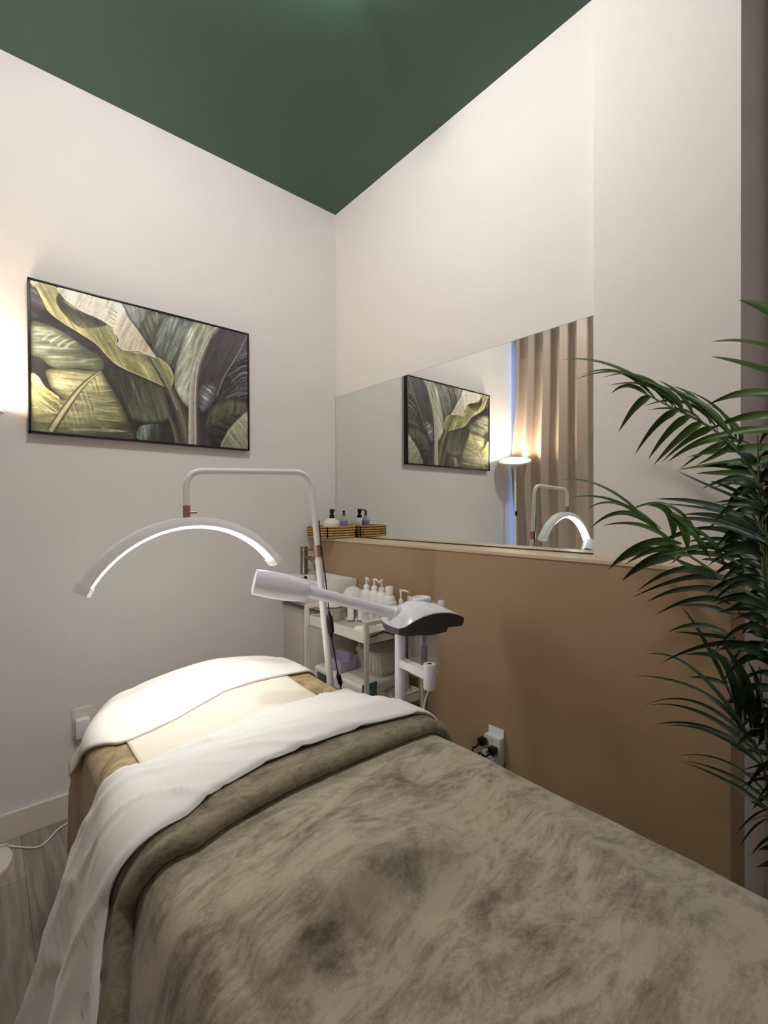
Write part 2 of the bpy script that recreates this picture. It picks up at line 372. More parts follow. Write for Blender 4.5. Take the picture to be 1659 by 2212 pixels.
leaf([(80, 718), (135, 722), (190, 800), (290, 885), (240, 980), (85, 900)], (222, 222, 130), (130, 128, 80), (100, 730), (230, 960), 38, .35, hi=(250, 248, 190), hamp=.9, seed=21)
veins((560, 715), (250, 1060), 15, 66, 210, (92, 88, 54), 16, .3, j=3)
veins((560, 715), (250, 1060), 11, 63, 230, (240, 236, 190), 12, .28, j=5)
for i in range(9): stroke([(470+i*14, 820+i*34), (560+i*18, 838+i*34), (660+i*8, 830+i*36)], 10, 3, (232, 228, 176) if i % 2 == 0 else (98, 94, 60), al=.4)
stroke([(578, 700), (520, 735), (460, 785), (400, 850), (320, 960), (230, 1095)], 12, 40, (96, 90, 60))
stroke([(574, 703), (520, 738), (458, 790), (396, 858), (310, 970), (222, 1100)], 5, 20, (196, 190, 140))
leaf([(585, 700), (640, 660), (720, 690), (850, 740), (1000, 810), (1035, 900), (1055, 1030), (950, 1062), (850, 1056), (762, 1012), (720, 900), (650, 790)], (66, 66, 52), (100, 108, 86), (700, 720), (960, 1040), 75, .3, dark=(50, 48, 44), dw=.02, hi=(128, 140, 112), seed=22)
leaf([(88, 60), (120, 66), (280, 118), (300, 180), (360, 232), (450, 292), (560, 342), (640, 392), (690, 470), (690, 530), (740, 562), (850, 572), (960, 605), (1040, 660), (1078, 730), (1072, 800), (1040, 822), (960, 790), (850, 740), (700, 670), (620, 600), (540, 512), (420, 432), (300, 355), (210, 280), (170, 200), (130, 122)], (150, 146, 92), (212, 204, 130), (420, 290), (330, 340), 62, .3, edge=(226, 222, 160), ew=.008, hi=(226, 220, 140), hamp=.5, seed=23)
leaf([(292, 150), (330, 215), (400, 268), (520, 322), (625, 380), (560, 398), (440, 400), (330, 310), (270, 215)], (74, 68, 58), (126, 116, 78), (420, 300), (400, 380), 62, .35, seed=24)
leaf([(700, 545), (760, 565), (860, 585), (960, 620), (1010, 690), (960, 700), (860, 660), (760, 620)], (120, 112, 76), (178, 168, 104), (850, 590), (820, 680), 70, .3, seed=25)
leaf([(100, 60), (150, 78), (120, 115), (90, 80)], (232, 228, 190), (196, 186, 130), (100, 70), (130, 100), 30, .2)
leaf([(282, 116), (420, 150), (580, 198), (730, 240), (760, 320), (850, 440), (960, 610), (850, 572), (740, 562), (685, 520), (700, 490), (672, 440), (640, 392), (560, 340), (450, 290), (360, 230), (310, 180)], (222, 214, 200), (198, 186, 160), (560, 200), (700, 540), 112, .2, edge=(238, 232, 218), ew=.007, hi=(140, 136, 112), hamp=.5, seed=26)
for i in range(9): stroke([(690-i*6, 300+i*26), (655-i*2, 275+i*30), (620+i*6, 262+i*32)], 9, 3, (126, 124, 100), al=.45)
stroke([(730, 240), (800, 360), (890, 500), (965, 610)], 6, 6, (92, 88, 74))
stroke([(920, 615), (1000, 745), (1060, 860), (1120, 1020), (1160, 1215)], 26, 58, (74, 70, 54), hi=(136, 130, 104))
stroke([(930, 620), (1000, 740), (1050, 840), (1100, 970)], 5, 5, (180, 172, 140), al=.8)
stroke([(1075, 830), (1120, 920), (1170, 1050), (1195, 1215)], 20, 44, (90, 88, 66), hi=(60, 58, 48))
stroke([(1040, 1000), (1080, 1100), (1110, 1210)], 16, 40, (120, 116, 92), hi=(70, 66, 54))
stroke([(1395, 412), (1330, 480), (1275, 600), (1232, 720), (1212, 900), (1208, 1225)], 26, 60, (198, 196, 182), hi=(96, 92, 80))
stroke([(1340, 470), (1275, 600), (1240, 720), (1224, 900), (1222, 1225)], 4, 10, (214, 212, 196), al=.7)
g_ = IMG.mean(axis=2, keepdims=True); IMG = g_+(IMG-g_)*.72
IMG = (IMG-105)*1.16+112
IMG *= (.90+.20*fbm(UX*60, VY*60))[..., None]
IMG = np.clip(IMG, 4, 250)
LINC = lin(IMG*.97)
cx0, cx1, cz0, cz1 = PX0+FW+.001, PX1-FW-.001, PZ0+FW+.001, PZ1-FW-.001
cb = MB()
yy = YW-PD+.0035
rows = [[(cx0+(cx1-cx0)*i/(NX-1), yy, cz1-(cz1-cz0)*j/(NY-1)) for i in range(NX)] for j in range(NY)]
cb.grid(rows); nfront = len(cb.v)
m_art = bpy.data.materials.new('leaf_painting'); m_art.use_nodes = True
nt = m_art.node_tree; va = nt.nodes.new('ShaderNodeVertexColor'); va.layer_name = 'paint'
bs = nt.nodes['Principled BSDF']; nt.links.new(va.outputs[0], bs.inputs['Base Color']); bs.inputs['Roughness'].default_value = .5
cb.box(cx0, cx1, yy+.001, YW-.006, cz0, cz1)
cv = cb.build('canvas', m_art, pic, smooth=0, norm=False)
ca = cv.data.color_attributes.new('paint', 'FLOAT_COLOR', 'POINT')
buf = np.ones((len(cv.data.vertices), 4), np.float32); buf[:nfront, :3] = LINC.reshape(-1, 3); buf[nfront:, :3] = .6
ca.data.foreach_set('color', buf.ravel())

# ------------------------------------------------------------------ treatment bed and its linen
BL, BR, BZ, BRAD, BY1 = .19, .878, .652, .05, 1.66
def bz(X, Y):
    z = BZ+.014*math.sin(PI*min(1, max(0, (X-BL)/(BR-BL))))
    z += .050*math.exp(-((X-.52)/.25)**2-((Y-1.50)/.15)**2)
    dx = max(0, BL+.13-X, X-(BR-.15)); dy = max(0, Y-(BY1-.14)); d = math.hypot(dx, dy)-.10
    if d > 0 and dy > 0: z -= d*d*9
    return z
WT = BR-BL-2*BRAD; ARC = BRAD*PI/2; YF = -.24
def bsurf(u, Y, off=0, phi=0.0):
    """u: 0 at the left shoulder, WT at the right shoulder, negative down the left side; Y beyond the head end wraps down"""
    yend = BY1-BRAD; dv = 0; yy = Y; ny = 0
    if Y > yend:
        s = Y-yend
        if s < ARC: a = s/BRAD; yy = yend+BRAD*math.sin(a); dv = BRAD*(1-math.cos(a)); ny = math.sin(a)
        else: yy = BY1; dv = BRAD+(s-ARC); ny = 1
    elif Y < YF:                       # foot end
        s = YF-Y
        if s < ARC: a = s/BRAD; yy = YF-BRAD*math.sin(a); dv = BRAD*(1-math.cos(a)); ny = -math.sin(a)
        else: yy = YF-BRAD; dv = BRAD+(s-ARC); ny = -1
    if 0 <= u <= WT: x = BL+BRAD+u; z = bz(x, yy); n = Vector((0, 0, 1))
    elif u < 0:
        s = -u; amax = PI/2-phi
        zt = bz(BL+BRAD, yy)
        if s < amax*BRAD: a = s/BRAD; x = BL+BRAD-BRAD*math.sin(a); z = zt-BRAD*(1-math.cos(a)); n = Vector((-math.sin(a), 0, math.cos(a)))
        else:
            e = s-amax*BRAD; a = amax; x = BL+BRAD-BRAD*math.sin(a)-e*math.sin(phi); z = zt-BRAD*(1-math.cos(a))-e*math.cos(phi); n = Vector((-math.sin(a), 0, math.cos(a)))
    else:
        s = u-WT; zt = bz(BR-BRAD, yy)
        if s < ARC: a = s/BRAD; x = BR-BRAD+BRAD*math.sin(a); z = zt-BRAD*(1-math.cos(a)); n = Vector((math.sin(a), 0, math.cos(a)))
        else: x = BR; z = zt-BRAD-(s-ARC); n = Vector((1, 0, 0))
    kx = .125*sm(1.36, 1.68, yy)
    if kx: x += kx*((1-min(1, u/WT)) if u > 0 else max(0, 1+u/.24))
    n = (n*(1-abs(ny))+Vector((0, 1, 0))*ny+n*.001).normalized()
    p = Vector((x, yy, z-dv))+n*off
    p.z = max(p.z, .012+abs(off)*.3)
    return p
def nz3(x, y, z=0): return noise.noise(Vector((x, y, z)))
def cloth(name, m_, u0, u1, nu, prof, phi=0, disp=None, parent=None, thick=.003, sub=0):
    """prof(u) -> list of (Y, offset)"""
    rows = []
    for i in range(nu+1):
        u = u0+(u1-u0)*i/nu; row = []
        for (Y, off) in prof(u):
            d = disp(u, Y) if disp else 0
            ph = phi(Y) if callable(phi) else phi
            row.append(bsurf(u, Y, off+d, ph))
        rows.append(row)
    mb = MB().grid(rows); o = mb.build(name, m_, parent, smooth=80, norm=False)
    md = o.modifiers.new('thickness', 'SOLIDIFY'); md.thickness = thick; md.offset = 0
    return o
def fold_disp(amp, fr, seed, lim=.5):
    def f(u, Y):
        dn = max(0, -u-.03, u-WT-.03); a = amp*min(1, dn/lim)
        return a*(math.sin(fr*Y+2.2*nz3(Y*2.3, dn*1.2, seed))+.6*nz3(Y*9, dn*1.5, seed+5))
    return f

# velvet: brushed nap shown as soft lighter and darker patches of the pile
def velvet(name, c1, c2, seed=0, sc=5.0, bump=.35):
    m = bpy.data.materials.new(name); m.use_nodes = True
    nt = m.node_tree; N = nt.nodes; L = nt.links; b = N['Principled BSDF']
    tc = N.new('ShaderNodeTexCoord')
    def noi(scale, det, dist, rot=0, stretch=(1, 1, 1), rough=.6):
        mp = N.new('ShaderNodeMapping'); mp.inputs['Rotation'].default_value = (0, 0, rot); mp.inputs['Scale'].default_value = stretch; mp.inputs['Location'].default_value = (seed, seed*.7, 0)
        n = N.new('ShaderNodeTexNoise'); n.inputs['Scale'].default_value = scale; n.inputs['Detail'].default_value = det; n.inputs['Distortion'].default_value = dist; n.inputs['Roughness'].default_value = rough
        L.new(tc.outputs['Object'], mp.inputs[0]); L.new(mp.outputs[0], n.inputs['Vector']); return n
    a = noi(sc, 8, 1.4, .7, (1, 1.8, 1), .68); c = noi(sc*3.1, 8, 1.0, -.5, (1, 2.8, 1), .7); d = noi(220, 2, 0)
    ad = N.new('ShaderNodeMath'); ad.operation = 'ADD'; L.new(a.outputs['Fac'], ad.inputs[0])
    mu = N.new('ShaderNodeMath'); mu.operation = 'MULTIPLY'; mu.inputs[1].default_value = .65; L.new(c.outputs['Fac'], mu.inputs[0]); L.new(mu.outputs[0], ad.inputs[1])
    a2 = N.new('ShaderNodeMath'); a2.operation = 'MULTIPLY_ADD'; a2.inputs[1].default_value = .16; L.new(d.outputs['Fac'], a2.inputs[0]); L.new(ad.outputs[0], a2.inputs[2])
    r = N.new('ShaderNodeValToRGB'); r.color_ramp.elements[0].position = .70; r.color_ramp.elements[1].position = 1.16
    r.color_ramp.elements[0].color = c1; r.color_ramp.elements[1].color = c2; L.new(a2.outputs[0], r.inputs[0]); L.new(r.outputs[0], b.inputs['Base Color'])
    b.inputs['Roughness'].default_value = .85; b.inputs['Sheen Weight'].default_value = .35; b.inputs['Sheen Roughness'].default_value = .4; b.inputs['Specular IOR Level'].default_value = .15
    bp = N.new('ShaderNodeBump'); bp.inputs['Strength'].default_value = bump; bp.inputs['Distance'].default_value = .004
    L.new(a2.outputs[0], bp.inputs['Height']); L.new(bp.outputs[0], b.inputs['Normal'])
    return m
m_velvet = velvet('taupe_velvet', rgb(117, 104, 90), rgb(187, 174, 156), 2.0)
m_fit = velvet('beige_velvet', rgb(128, 106, 76), rgb(188, 166, 128), 6.0, 7)
m_cuffm = velvet('taupe_fleece', rgb(112, 100, 84), rgb(158, 145, 124), 9.0, 14, .8)
m_sheet = mat('white_cotton', rgb(238, 234, 231), .8, bump=.12, bump_scale=300, sheen=.2)
m_towel = mat('white_paper_cover', rgb(242, 237, 230), .85, bump=.3, bump_scale=160)
m_paper = mat('cream_crepe_paper', rgb(232, 223, 208), .85, bump=.5, bump_scale=90)

bed = thing('treatment_bed', ((BL+BR)/2, .8, 0), 'padded treatment bed hidden beneath the velvet covers', 'bed')
m_vin = mat('bed_vinyl', rgb(210, 200, 188), .5)
MB().box(BL+.03, BR-.03, -.22, 1.28, BZ-.12, BZ-.03, .03).build('mattress', m_vin, bed)
MB().box(BL+.19, BR-.06, 1.285, BY1-.09, BZ-.12, BZ-.03, .03).build('headrest', m_vin, bed)
MB().box(BL+.08, BR-.08, -.15, 1.30, BZ-.19, BZ-.12, .004).build('frame', m_white, bed)
for x in (BL+.12, BR-.12):
    for y in (-.05, 1.22): MB().tube([(x, y, 0), (x, y, BZ-.19)], .022, 14).build('leg', m_white, bed)

fd = fold_disp(.010, 26, 3)
def p_fit(u):
    a = [(-.24+i*(BY1-.05+.24)/46, 0) for i in range(46)]
    return a+[(BY1-.05+i*.62/26, 0) for i in range(27)]
o = cloth('fitted_bed_cover', m_fit, -.66, WT+.66, 120, p_fit, .02, lambda u, Y: fd(u, Y)+.0012*nz3(u*14, Y*14), thick=.002)
tag(o, 'beige velvet fitted cover hanging down the head end of the bed', 'bed cover')

# cream paper strip
def p_paper(u):
    t = u/WT; ya = 1.06; yb = 1.40
    return [(ya+(yb-ya)*i/20, .0045) for i in range(21)]
pu0, pu1 = .26-BL-BRAD, .762-BL-BRAD
o = cloth('paper_strip', m_paper, pu0, pu1, 60, p_paper, 0, lambda u, Y: .0012*nz3(u*18, Y*18, 4), thick=.001)
tag(o, 'cream crepe paper strip across the bed between the white head cover and the folded sheet', 'bed paper')

# white cover over the raised head end
CF_X = [-.24, -.18, -.12, -.06, 0, .03, .14, .29, .42, .54, .62, .66, .8]
CF_Y = [1.56, 1.50, 1.43, 1.35, 1.265, 1.262, 1.287, 1.345, 1.366, 1.381, 1.391, 1.395, 1.40]
def p_cover(u):
    y0 = interp(u, CF_X, CF_Y); y1 = BY1+.16-(.10 if u < 0 else 0)*min(1, -u/.2)
    r = [(y0-.001, .004), (y0-.002, .008)]
    return r+[(y0+(y1-y0)*(i/44), .010) for i in range(45)]
o = cloth('head_cover', m_towel, -.20, WT+ARC*.8, 90, p_cover, .14,
          lambda u, Y: .0015*nz3(u*9, Y*9, 7)+.010*max(0, -u-.05)*math.sin(14*Y)+.004*max(0, nz3(u*3+Y*2, Y*3, 1.7)), thick=.0015)
tag(o, 'smooth white disposable cover over the raised head end of the bed', 'bed cover')

# folded sheet, cuff and blanket
PHI = math.radians(17)
UT = [-.7, -.5, -.36, -.22, -.18, -.13, -.08, -.03, .02, .08, .20, .37, .54, .60, .64, .68, .80]
ST = [1.15, 1.174, 1.194, 1.204, 1.19, 1.172, 1.154, 1.136, 1.122, 1.13, 1.145, 1.168, 1.18, 1.172, 1.16, 1.15, 1.14]      # upper edge of the sheet
SB = [.60, .64, .68, .735, .76, .80, .823, .818, .826, .855, .878, .876, .858, .848, .842, .838, .83]      # lower edge of the sheet
CB = [.54, .58, .62, .68, .71, .76, .797, .782, .772, .788, .797, .797, .799, .796, .79, .78, .775]            # lower edge of the rolled cuff
dr = lambda u: max(0, -u-.05)
def plane_pt(px, py): q = at(px, py, 2, .672); return (q.x-BL-BRAD, q.y)
RIDGES = [([plane_pt(*p) for p in ((560, 2120), (700, 2010), (800, 1925), (900, 1868), (1010, 1835))], .055, .034, .13),
          ([plane_pt(*p) for p in ((1050, 1700), (1230, 1830), (1330, 1960), (1400, 2100))], .020, .022, .07),
          ([plane_pt(*p) for p in ((800, 1980), (960, 2060), (1080, 2180))], .012, .02, .04),
          ([plane_pt(*p) for p in ((880, 1740), (960, 1700), (1010, 1690))], .007, .012, .02),
          ([plane_pt(*p) for p in ((1250, 1850), (1420, 1950), (1600, 2090))], .013, .025, .05)]
def ridge(u, Y):
    out = 0
    for pts, h, wa, wb in RIDGES:
        best = 9; side = 0; tt = 0; n = len(pts)-1
        for i in range(n):
            ax, ay = pts[i]; bx_, by_ = pts[i+1]; dx, dy = bx_-ax, by_-ay; t = max(0, min(1, ((u-ax)*dx+(Y-ay)*dy)/(dx*dx+dy*dy)))
            ex, ey = u-ax-t*dx, Y-ay-t*dy; d = math.hypot(ex, ey)
            if d < best: best = d; side = ex*dy-ey*dx; tt = (i+t)/n
        w_ = wa if side > 0 else wb; out += h*math.exp(-(best/w_)**2)*math.sin(PI*min(1, .12+tt*.86))
    return out
def blanket_disp(u, Y):
    d = fold_disp(.012, 15, 11)(u, Y) if u < 0 else 0
    w_ = .0
    if Y < .80:
        k = sm(.80, .66, Y)
        s = u*.62+Y*.78; q = u*.78-Y*.62
        w_ = k*(.013*(1-abs(nz3(s*2.2+.4, q*.9, 2.1))*2.4)*sm(.62, .1, Y)+.006*nz3(s*5, q*2.4, 5)+.0022*nz3(s*13, q*6, 8))
        w_ = max(w_, -.003)
    return d+w_+(ridge(u, Y) if 0 < u < WT+.02 and Y < .78 else 0)
def p_blanket(u):
    y0 = interp(u, UT, CB)+.012
    return [(-.68+.44*i/20, .009) for i in range(20)]+[(-.24+(y0+.24)*i/90, .009) for i in range(91)]+[(y0+.04, .008), (y0+.12, .006)]
bl = cloth('velvet_blanket', m_velvet, -.645, WT+.30, 150, p_blanket, PHI, blanket_disp, thick=.004)
tag(bl, 'taupe crushed-velvet blanket spread over the bed with a rolled top edge', 'blanket')
def p_cuff(u):
    y0 = interp(u, UT, CB); y1 = interp(u, UT, SB); g = y1-y0+.03
    prof = [(.030, .010), (.012, .012), (.002, .018), (-.002, .025), (.002, .033), (.012, .039), (.024, .040), (.036, .037), (.046, .0365), (.060, .040), (.075, .039), (.095, .034), (.12, .024), (.15, .013)]
    return [(y0+a*(g/.105), b) for a, b in prof]
PINV[bl.name] = Matrix.Identity(4)
cu = cloth('rolled_edge', m_cuffm, -.645, WT+.26, 150, p_cuff, PHI, lambda u, Y: fold_disp(.012, 15, 11)(u, .78)*.9+.0018*nz3(u*30, Y*30, 3)+.003*nz3(u*5, Y*8, 1), parent=bl, thick=.003)
def sheet_disp(u, Y):
    s = u*.5+Y*.9; q = u*.9-Y*.5
    rid = max(0, 1-abs(nz3(s*7, q*1.7, 12))*9)**1.5*.0065+max(0, 1-abs(nz3(s*11+3, q*2.6, 22))*10)**1.5*.0038+max(0, 1-abs(nz3(s*5+9, q*1.2, 32))*12)**1.5*.005
    return fold_disp(.014, 24, 21)(u, Y)*(1 if u < 0 else 0)+rid+.004*nz3(s*3.4, q*2.2, 9)
def p_sheet(u):
    y0 = interp(u, UT, SB); y1 = interp(u, UT, ST)+.004*math.sin(u*22); n = 34; out = [(y0+.016, .040), (y0+.004, .041), (y0-.002, .045), (y0+.002, .050), (y0+.012, .0525)]
    for i in range(1, n+1):
        t = i/n; out.append((y0+.012+(y1-y0-.024)*t, .0525-.036*sm(.15, .95, t)))
    return out+[(y1-.003, .013), (y1, .008), (y1-.004, .005)]
o = cloth('folded_sheet', m_sheet, -.66, WT+.20, 170, p_sheet, PHI, sheet_disp, thick=.002)
tag(o, 'white cotton sheet folded back over the velvet blanket and hanging down the side', 'sheet')

# ------------------------------------------------------------------ half moon LED lamp
m_led = mat('led_diffuser', (1, 1, 1, 1), .4, emis=(1, .99, .93, 1), estr=17)
hl = thing('arc_lamp', (.985, 1.365, 0), 'white half-moon LED arc lamp on a bent pole arching over the bed head', 'lamp')
YA = 1.385
MB().lathe((.985, 1.365, 0), [(.14, 0), (.14, .012), (.13, .02), (.02, .024), (.016, .05)], 40).build('base', m_white, hl)
col0 = Vector((.8765, 1.368, 1.063)); col1 = Vector((.8735, 1.369, 1.102)); foot = Vector((.985, 1.365, .03))
MB().tube([foot, col0], .0122, 20).build('lower_pole', m_white, hl)
MB().tube([col0-Vector((0, 0, .002)), col1], .0145, 24).build('collar', m_rose, hl)
ap = Vector((.448, 1.40, 1.195))
arm = rounded([col1, Vector((.850, 1.374, 1.352)), Vector((.448, 1.401, 1.338)), Vector((.448, 1.401, 1.236))], .062, 12)
MB().tube(arm, .0095, 20).build('bent_arm', m_white, hl)
j = MB().tube([ap+Vector((0, 0, .008)), ap+Vector((0, 0, .042))], .0105, 20).tube([ap+Vector((.008, -.004, .022)), ap+Vector((.026, -.012, .022))], .0042, 12)
j.build('swivel_joint', m_rose, hl)
RAD = .325; cz = 1.195-RAD; a0 = math.radians(58.6); tilt_ = math.radians(4.0)
TM_ = Matrix.Translation((.448, 1.40, 1.195)) @ Matrix.Rotation(-tilt_, 4, 'Y') @ Matrix.Translation((-.448, -1.40, -1.195))
def tl_(p): return TM_ @ p
AL, AR = math.radians(56.2), math.radians(55.8)
def arcpts(sec, n=72, e=0):
    rows = []
    for i in range(n+1):
        a = -(AL-e)+(AL+AR-2*e)*i/n; d = Vector((math.sin(a), 0, math.cos(a)))
        rows.append([tl_(Vector((.448, 1.40, cz))+d*(RAD+r)+Vector((0, y, 0))) for (y, r) in sec])
    return rows
sec = [(-.016, .008), (.016, .008), (.0235, -.004), (.0255, -.016), (.022, -.018), (-.022, -.018), (-.0255, -.016), (-.0235, -.004)]
mb = MB().grid(arcpts(sec), wrap=True); n_ = len(sec); mb.f += [tuple(range(n_))[::-1], tuple(range(72*n_, 73*n_))]; mb.mi += [0, 0]
mb.build('arc_housing', m_white, hl, smooth=30)
sec2 = [(-.021, -.0175), (-.0205, -.021), (-.015, -.024), (0, -.0252), (.015, -.024), (.0205, -.021), (.021, -.0175)]
mb = MB().grid(arcpts(sec2, 72, .012)); mb.build('led_strip', m_led, hl, smooth=60)
for s in (-1, 1):
    a = AR if s > 0 else -AL; rows = []
    secc = [(-.017, .010), (.017, .010), (.025, -.004), (.0275, -.017), (.016, -.028), (-.016, -.028), (-.0275, -.017), (-.025, -.004)]
    mb = MB(); 
    for t in (-.012, .062):
        aa = a+s*t; d = Vector((math.sin(aa), 0, math.cos(aa)))
        rows.append([tl_(Vector((.448, 1.40, cz))+d*(RAD+r)+Vector((0, y, 0))) for (y, r) in secc])
    mb.grid(rows, wrap=True); mb.f += [tuple(range(8)), tuple(range(8, 16))]; mb.mi += [0, 0]
    mb.build('end_cap', m_white, hl, smooth=30)
cab = bez([at(689, 1124, 1, 1.352), at(694, 1180, 1, 1.352), at(703, 1250, 1, 1.352), at(711, 1322, 1, 1.352)], 8)
cab2 = bez([at(716, 1376, 1, 1.352), at(722, 1410, 1, 1.352), at(730, 1455, 1, 1.352), at(734, 1476, 1, 1.352), at(742, 1540, 1, 1.36), at(746, 1700, 1, 1.38)], 8)
pc = MB().tube(cab, .0022, 8).tube(cab2, .0022, 8).build('power_cord', m_black, hl)
def inline(p0, p1, r, nm, par):
    p0, p1 = Vector(p0), Vector(p1); d = p1-p0
    MB().tube([p0, p0+d*.12, p0+d*.2, p0+d*.8, p0+d*.88, p1], [r*.35, r*.5, r, r, r*.5, r*.35], 12, up=(0, 1, 0)).build(nm, m_black, par)
inline(at(711, 1322, 1, 1.352), at(716, 1376, 1, 1.352), .0115, 'cord_switch', pc)
inline(at(729, 1452, 1, 1.352), at(737, 1482, 1, 1.352), .0085, 'cord_connector', pc)

# ------------------------------------------------------------------ torchiere in the left corner (seen in the mirror)
LX, LY, LZ = -.058, 2.095, 1.600
tl = thing('floor_lamp', (LX, LY, 0), 'slim white uplight floor lamp in the left corner, its disc head lit', 'lamp')
MB().lathe((LX, LY, 0), [(.128, 0), (.13, .006), (.128, .016), (.12, .021), (.02, .023), (.012, .03)], 56).build('base', m_trim, tl)
MB().tube([(LX, LY, .02), (LX, LY, LZ-.02)], .0085, 16).build('pole', m_white, tl)
MB().box(LX-.011, LX+.011, LY-.014, LY-.006, 1.17, 1.205, .003).build('switch', m_black, tl)
hx = Vector((.28, -.18, 1)).normalized()      # the head is tipped toward the room
hc = Vector((LX, LY, LZ))
MB().lathe(hc, [(.02, -.022), (.10, -.018), (.120, -.010), (.122, .0), (.118, .002)], 56, axis=hx).build('lamp_head', m_white, tl)
MB().lathe(hc, [(.117, -.003), (.112, .003), (.0, .004)], 56, axis=hx, cap=False).build('light_disc', mat('warm_diffuser', (1, 1, 1, 1), emis=(1, .84, .64, 1), estr=24), tl)
crd = bez([(LX+.02, LY+.02, .05), (LX+.10, LY+.055, .03), at(25, 1828, 2, .006), at(75, 1831, 2, .005), at(100, 1818, 2, .005), at(125, 1792, 2, .005), at(150, 1776, 2, .006), (.30, 2.17, .006), (.5, 2.2, .006)], 8)
MB().tube(crd, .0028, 8).build('power_cord', m_whitepl, tl)

# ------------------------------------------------------------------ curtain over the window, behind the viewer
m_cur = mat('taupe_curtain', rgb(178, 160, 146), .8, bump=.2, bump_scale=400, sheen=.2)
cm = MB(); rows = []
NC = 420; y1c, y0c = 2.135, -.85
for i in range(NC+1):
    t = i/NC; Y = y1c+(y0c-y1c)*t; ph = Y*2*PI/.135+.8*math.sin(Y*3.1)+1.0
    row = []
    for k in range(13):
        z = .03+(2.64-.03)*k/12
        a = .034+.006*math.sin(Y*7+z); sway = .012*(1-z/2.66)*math.sin(Y*5)
        x = -.192+a*(math.sin(ph)+.24*math.sin(2*ph+.6))+sway
        row.append((x, Y+.012*math.cos(ph)+.05*math.exp(-((z-1.55)/.42)**2)*max(0, 1-i/60)+.02*max(0, 1-i/60), z))
    rows.append(row)
cm.grid(rows); cur = cm.build('curtain', m_cur, smooth=80, norm=False); md = cur.modifiers.new('t', 'SOLIDIFY'); md.thickness = .002
tag(cur, 'full-length pleated taupe curtain drawn across the window, seen in the mirror', 'curtain')
rt = thing('curtain_track', (-.192, .6, 2.68), 'slim white curtain track above the taupe curtain', 'curtain rail')
MB().box(-.205, -.18, -.9, 2.16, 2.655, 2.675, .003).build('rail', m_white, rt)
for y in (-.6, .7, 2.0): MB().box(X0, -.18, y, y+.02, 2.66, 2.69, .002).build('bracket', m_white, rt)

# ------------------------------------------------------------------ facial steamer beside the bed
e_ = Vector((.947, -.32, 0)).normalized(); w_ = Vector((.32, .947, 0)).normalized(); zz = Vector((0, 0, 1))
SP = Vector((.978, 1.062, 0)); NCR = Vector((.921, 1.002, 0))
st = thing('facial_steamer', SP, 'white facial steamer with grey-bottomed head and long nozzle arm on a pole', 'steamer')
mb = MB()
for k in range(5):
    a = 2*PI*k/5+.3; d = Vector((math.cos(a), math.sin(a), 0))
    mb.tube([SP+d*.02+zz*.075, SP+d*.12+zz*.065, SP+d*.2+zz*.058], [.016, .014, .012], 12)
    mb.tube([SP+d*.2+Vector((0, -.009, .026)), SP+d*.2+Vector((0, .009, .026))], .026, 16)
mb.build('base', m_white, st)
MB().tube([SP+zz*.06, SP+zz*.845], .0168, 24).build('pole', m_blue_white, st)
MB().tube([SP+zz*.838, SP+zz*.857], .0135, 20).build('neck', m_black, st)
LB = .225; HW = .077
def prof_l(s):   # seam height between the white shell and the grey bottom, along the near side
    return interp(s/LB, [0, .08, .2, .35, .5, .62, .75, .9, 1], [.876, .879, .893, .905, .911, .911, .908, .899, .888])
def prof_t(s):   # crown height
    return interp(s/LB, [0, .07, .2, .35, .5, .7, .85, 1], [.8785, .896, .920, .934, .938, .926, .909, .890])
def prof_b(s):
    return interp(s/LB, [0, .05, .15, .4, .6, .70, .705, .85, .97, 1], [.853, .850, .848, .846, .846, .848, .861, .860, .859, .872])
def hwid(s): return HW*interp(s/LB, [0, .12, .5, .85, 1], [.93, 1, 1, .95, .86])
def front(t): return -.012*(1-(t)**2)           # slight bulge of the front face
rows = []; ns, ntv = 40, 24
for i in range(ns+1):
    s = LB*i/ns; row = []
    for k in range(ntv+1):
        t = -1+2*k/ntv; zs = prof_l(s); zt = max(prof_t(s), zs+.001); z = zs+(zt-zs)*(1-abs(t)**2.3)
        if i == 0: z = .876+.012*(1-t*t)
        p = NCR+w_*HW+e_*(s+front(t)*(1-i/ns))+w_*t*hwid(s)+zz*z
        row.append(p)
    row.append(row[-1]-zz*.003); row.insert(0, row[0]-zz*.003)
    rows.append(row)
sh = MB().grid(rows)
n0 = len(rows[0]); sh.add([p for p in rows[0]]+[Vector((p.x, p.y, .873)) for p in rows[0]], [(k, k+1, n0+k+1, n0+k) for k in range(n0-1)])
sh.build('upper_shell', m_blue_white, st, smooth=50)
lo = MB(); rows = []
for i in range(ns+1):
    s = LB*i/ns; row = []
    for k in range(ntv+1):
        t = -1+2*k/ntv; row.append(NCR+w_*HW+e_*(s+front(t)*(1-i/ns))+w_*t*hwid(s)*.985+zz*(prof_l(s)-.001))
    for k in range(ntv, -1, -1):
        t = -1+2*k/ntv; row.append(NCR+w_*HW+e_*(s+front(t)*(1-i/ns)+.003)+w_*t*hwid(s)*.93+zz*prof_b(s))
    rows.append(row)
lo.grid(rows, wrap=True)
for row in (rows[0], rows[-1]):
    m_ = len(row)//2; lo.add(row, [(k, k+1, len(row)-2-k, len(row)-1-k) for k in range(m_-1)])
lo.build('lower_shell', m_dark, st, smooth=40)
jc = NCR+w_*HW+e_*.118
vm = MB()
vm.lathe(jc+zz*.842, [(.057, .012), (.057, .0), (.054, -.004), (.02, -.006)], 40)
for k in range(26):
    a = 2*PI*k/26; p = jc+Vector((math.cos(a), math.sin(a), 0))*.0572; vm.tube([p+zz*.840, p+zz*.853], .0012, 6)
vm.build('jar_collar', m_dark, st)
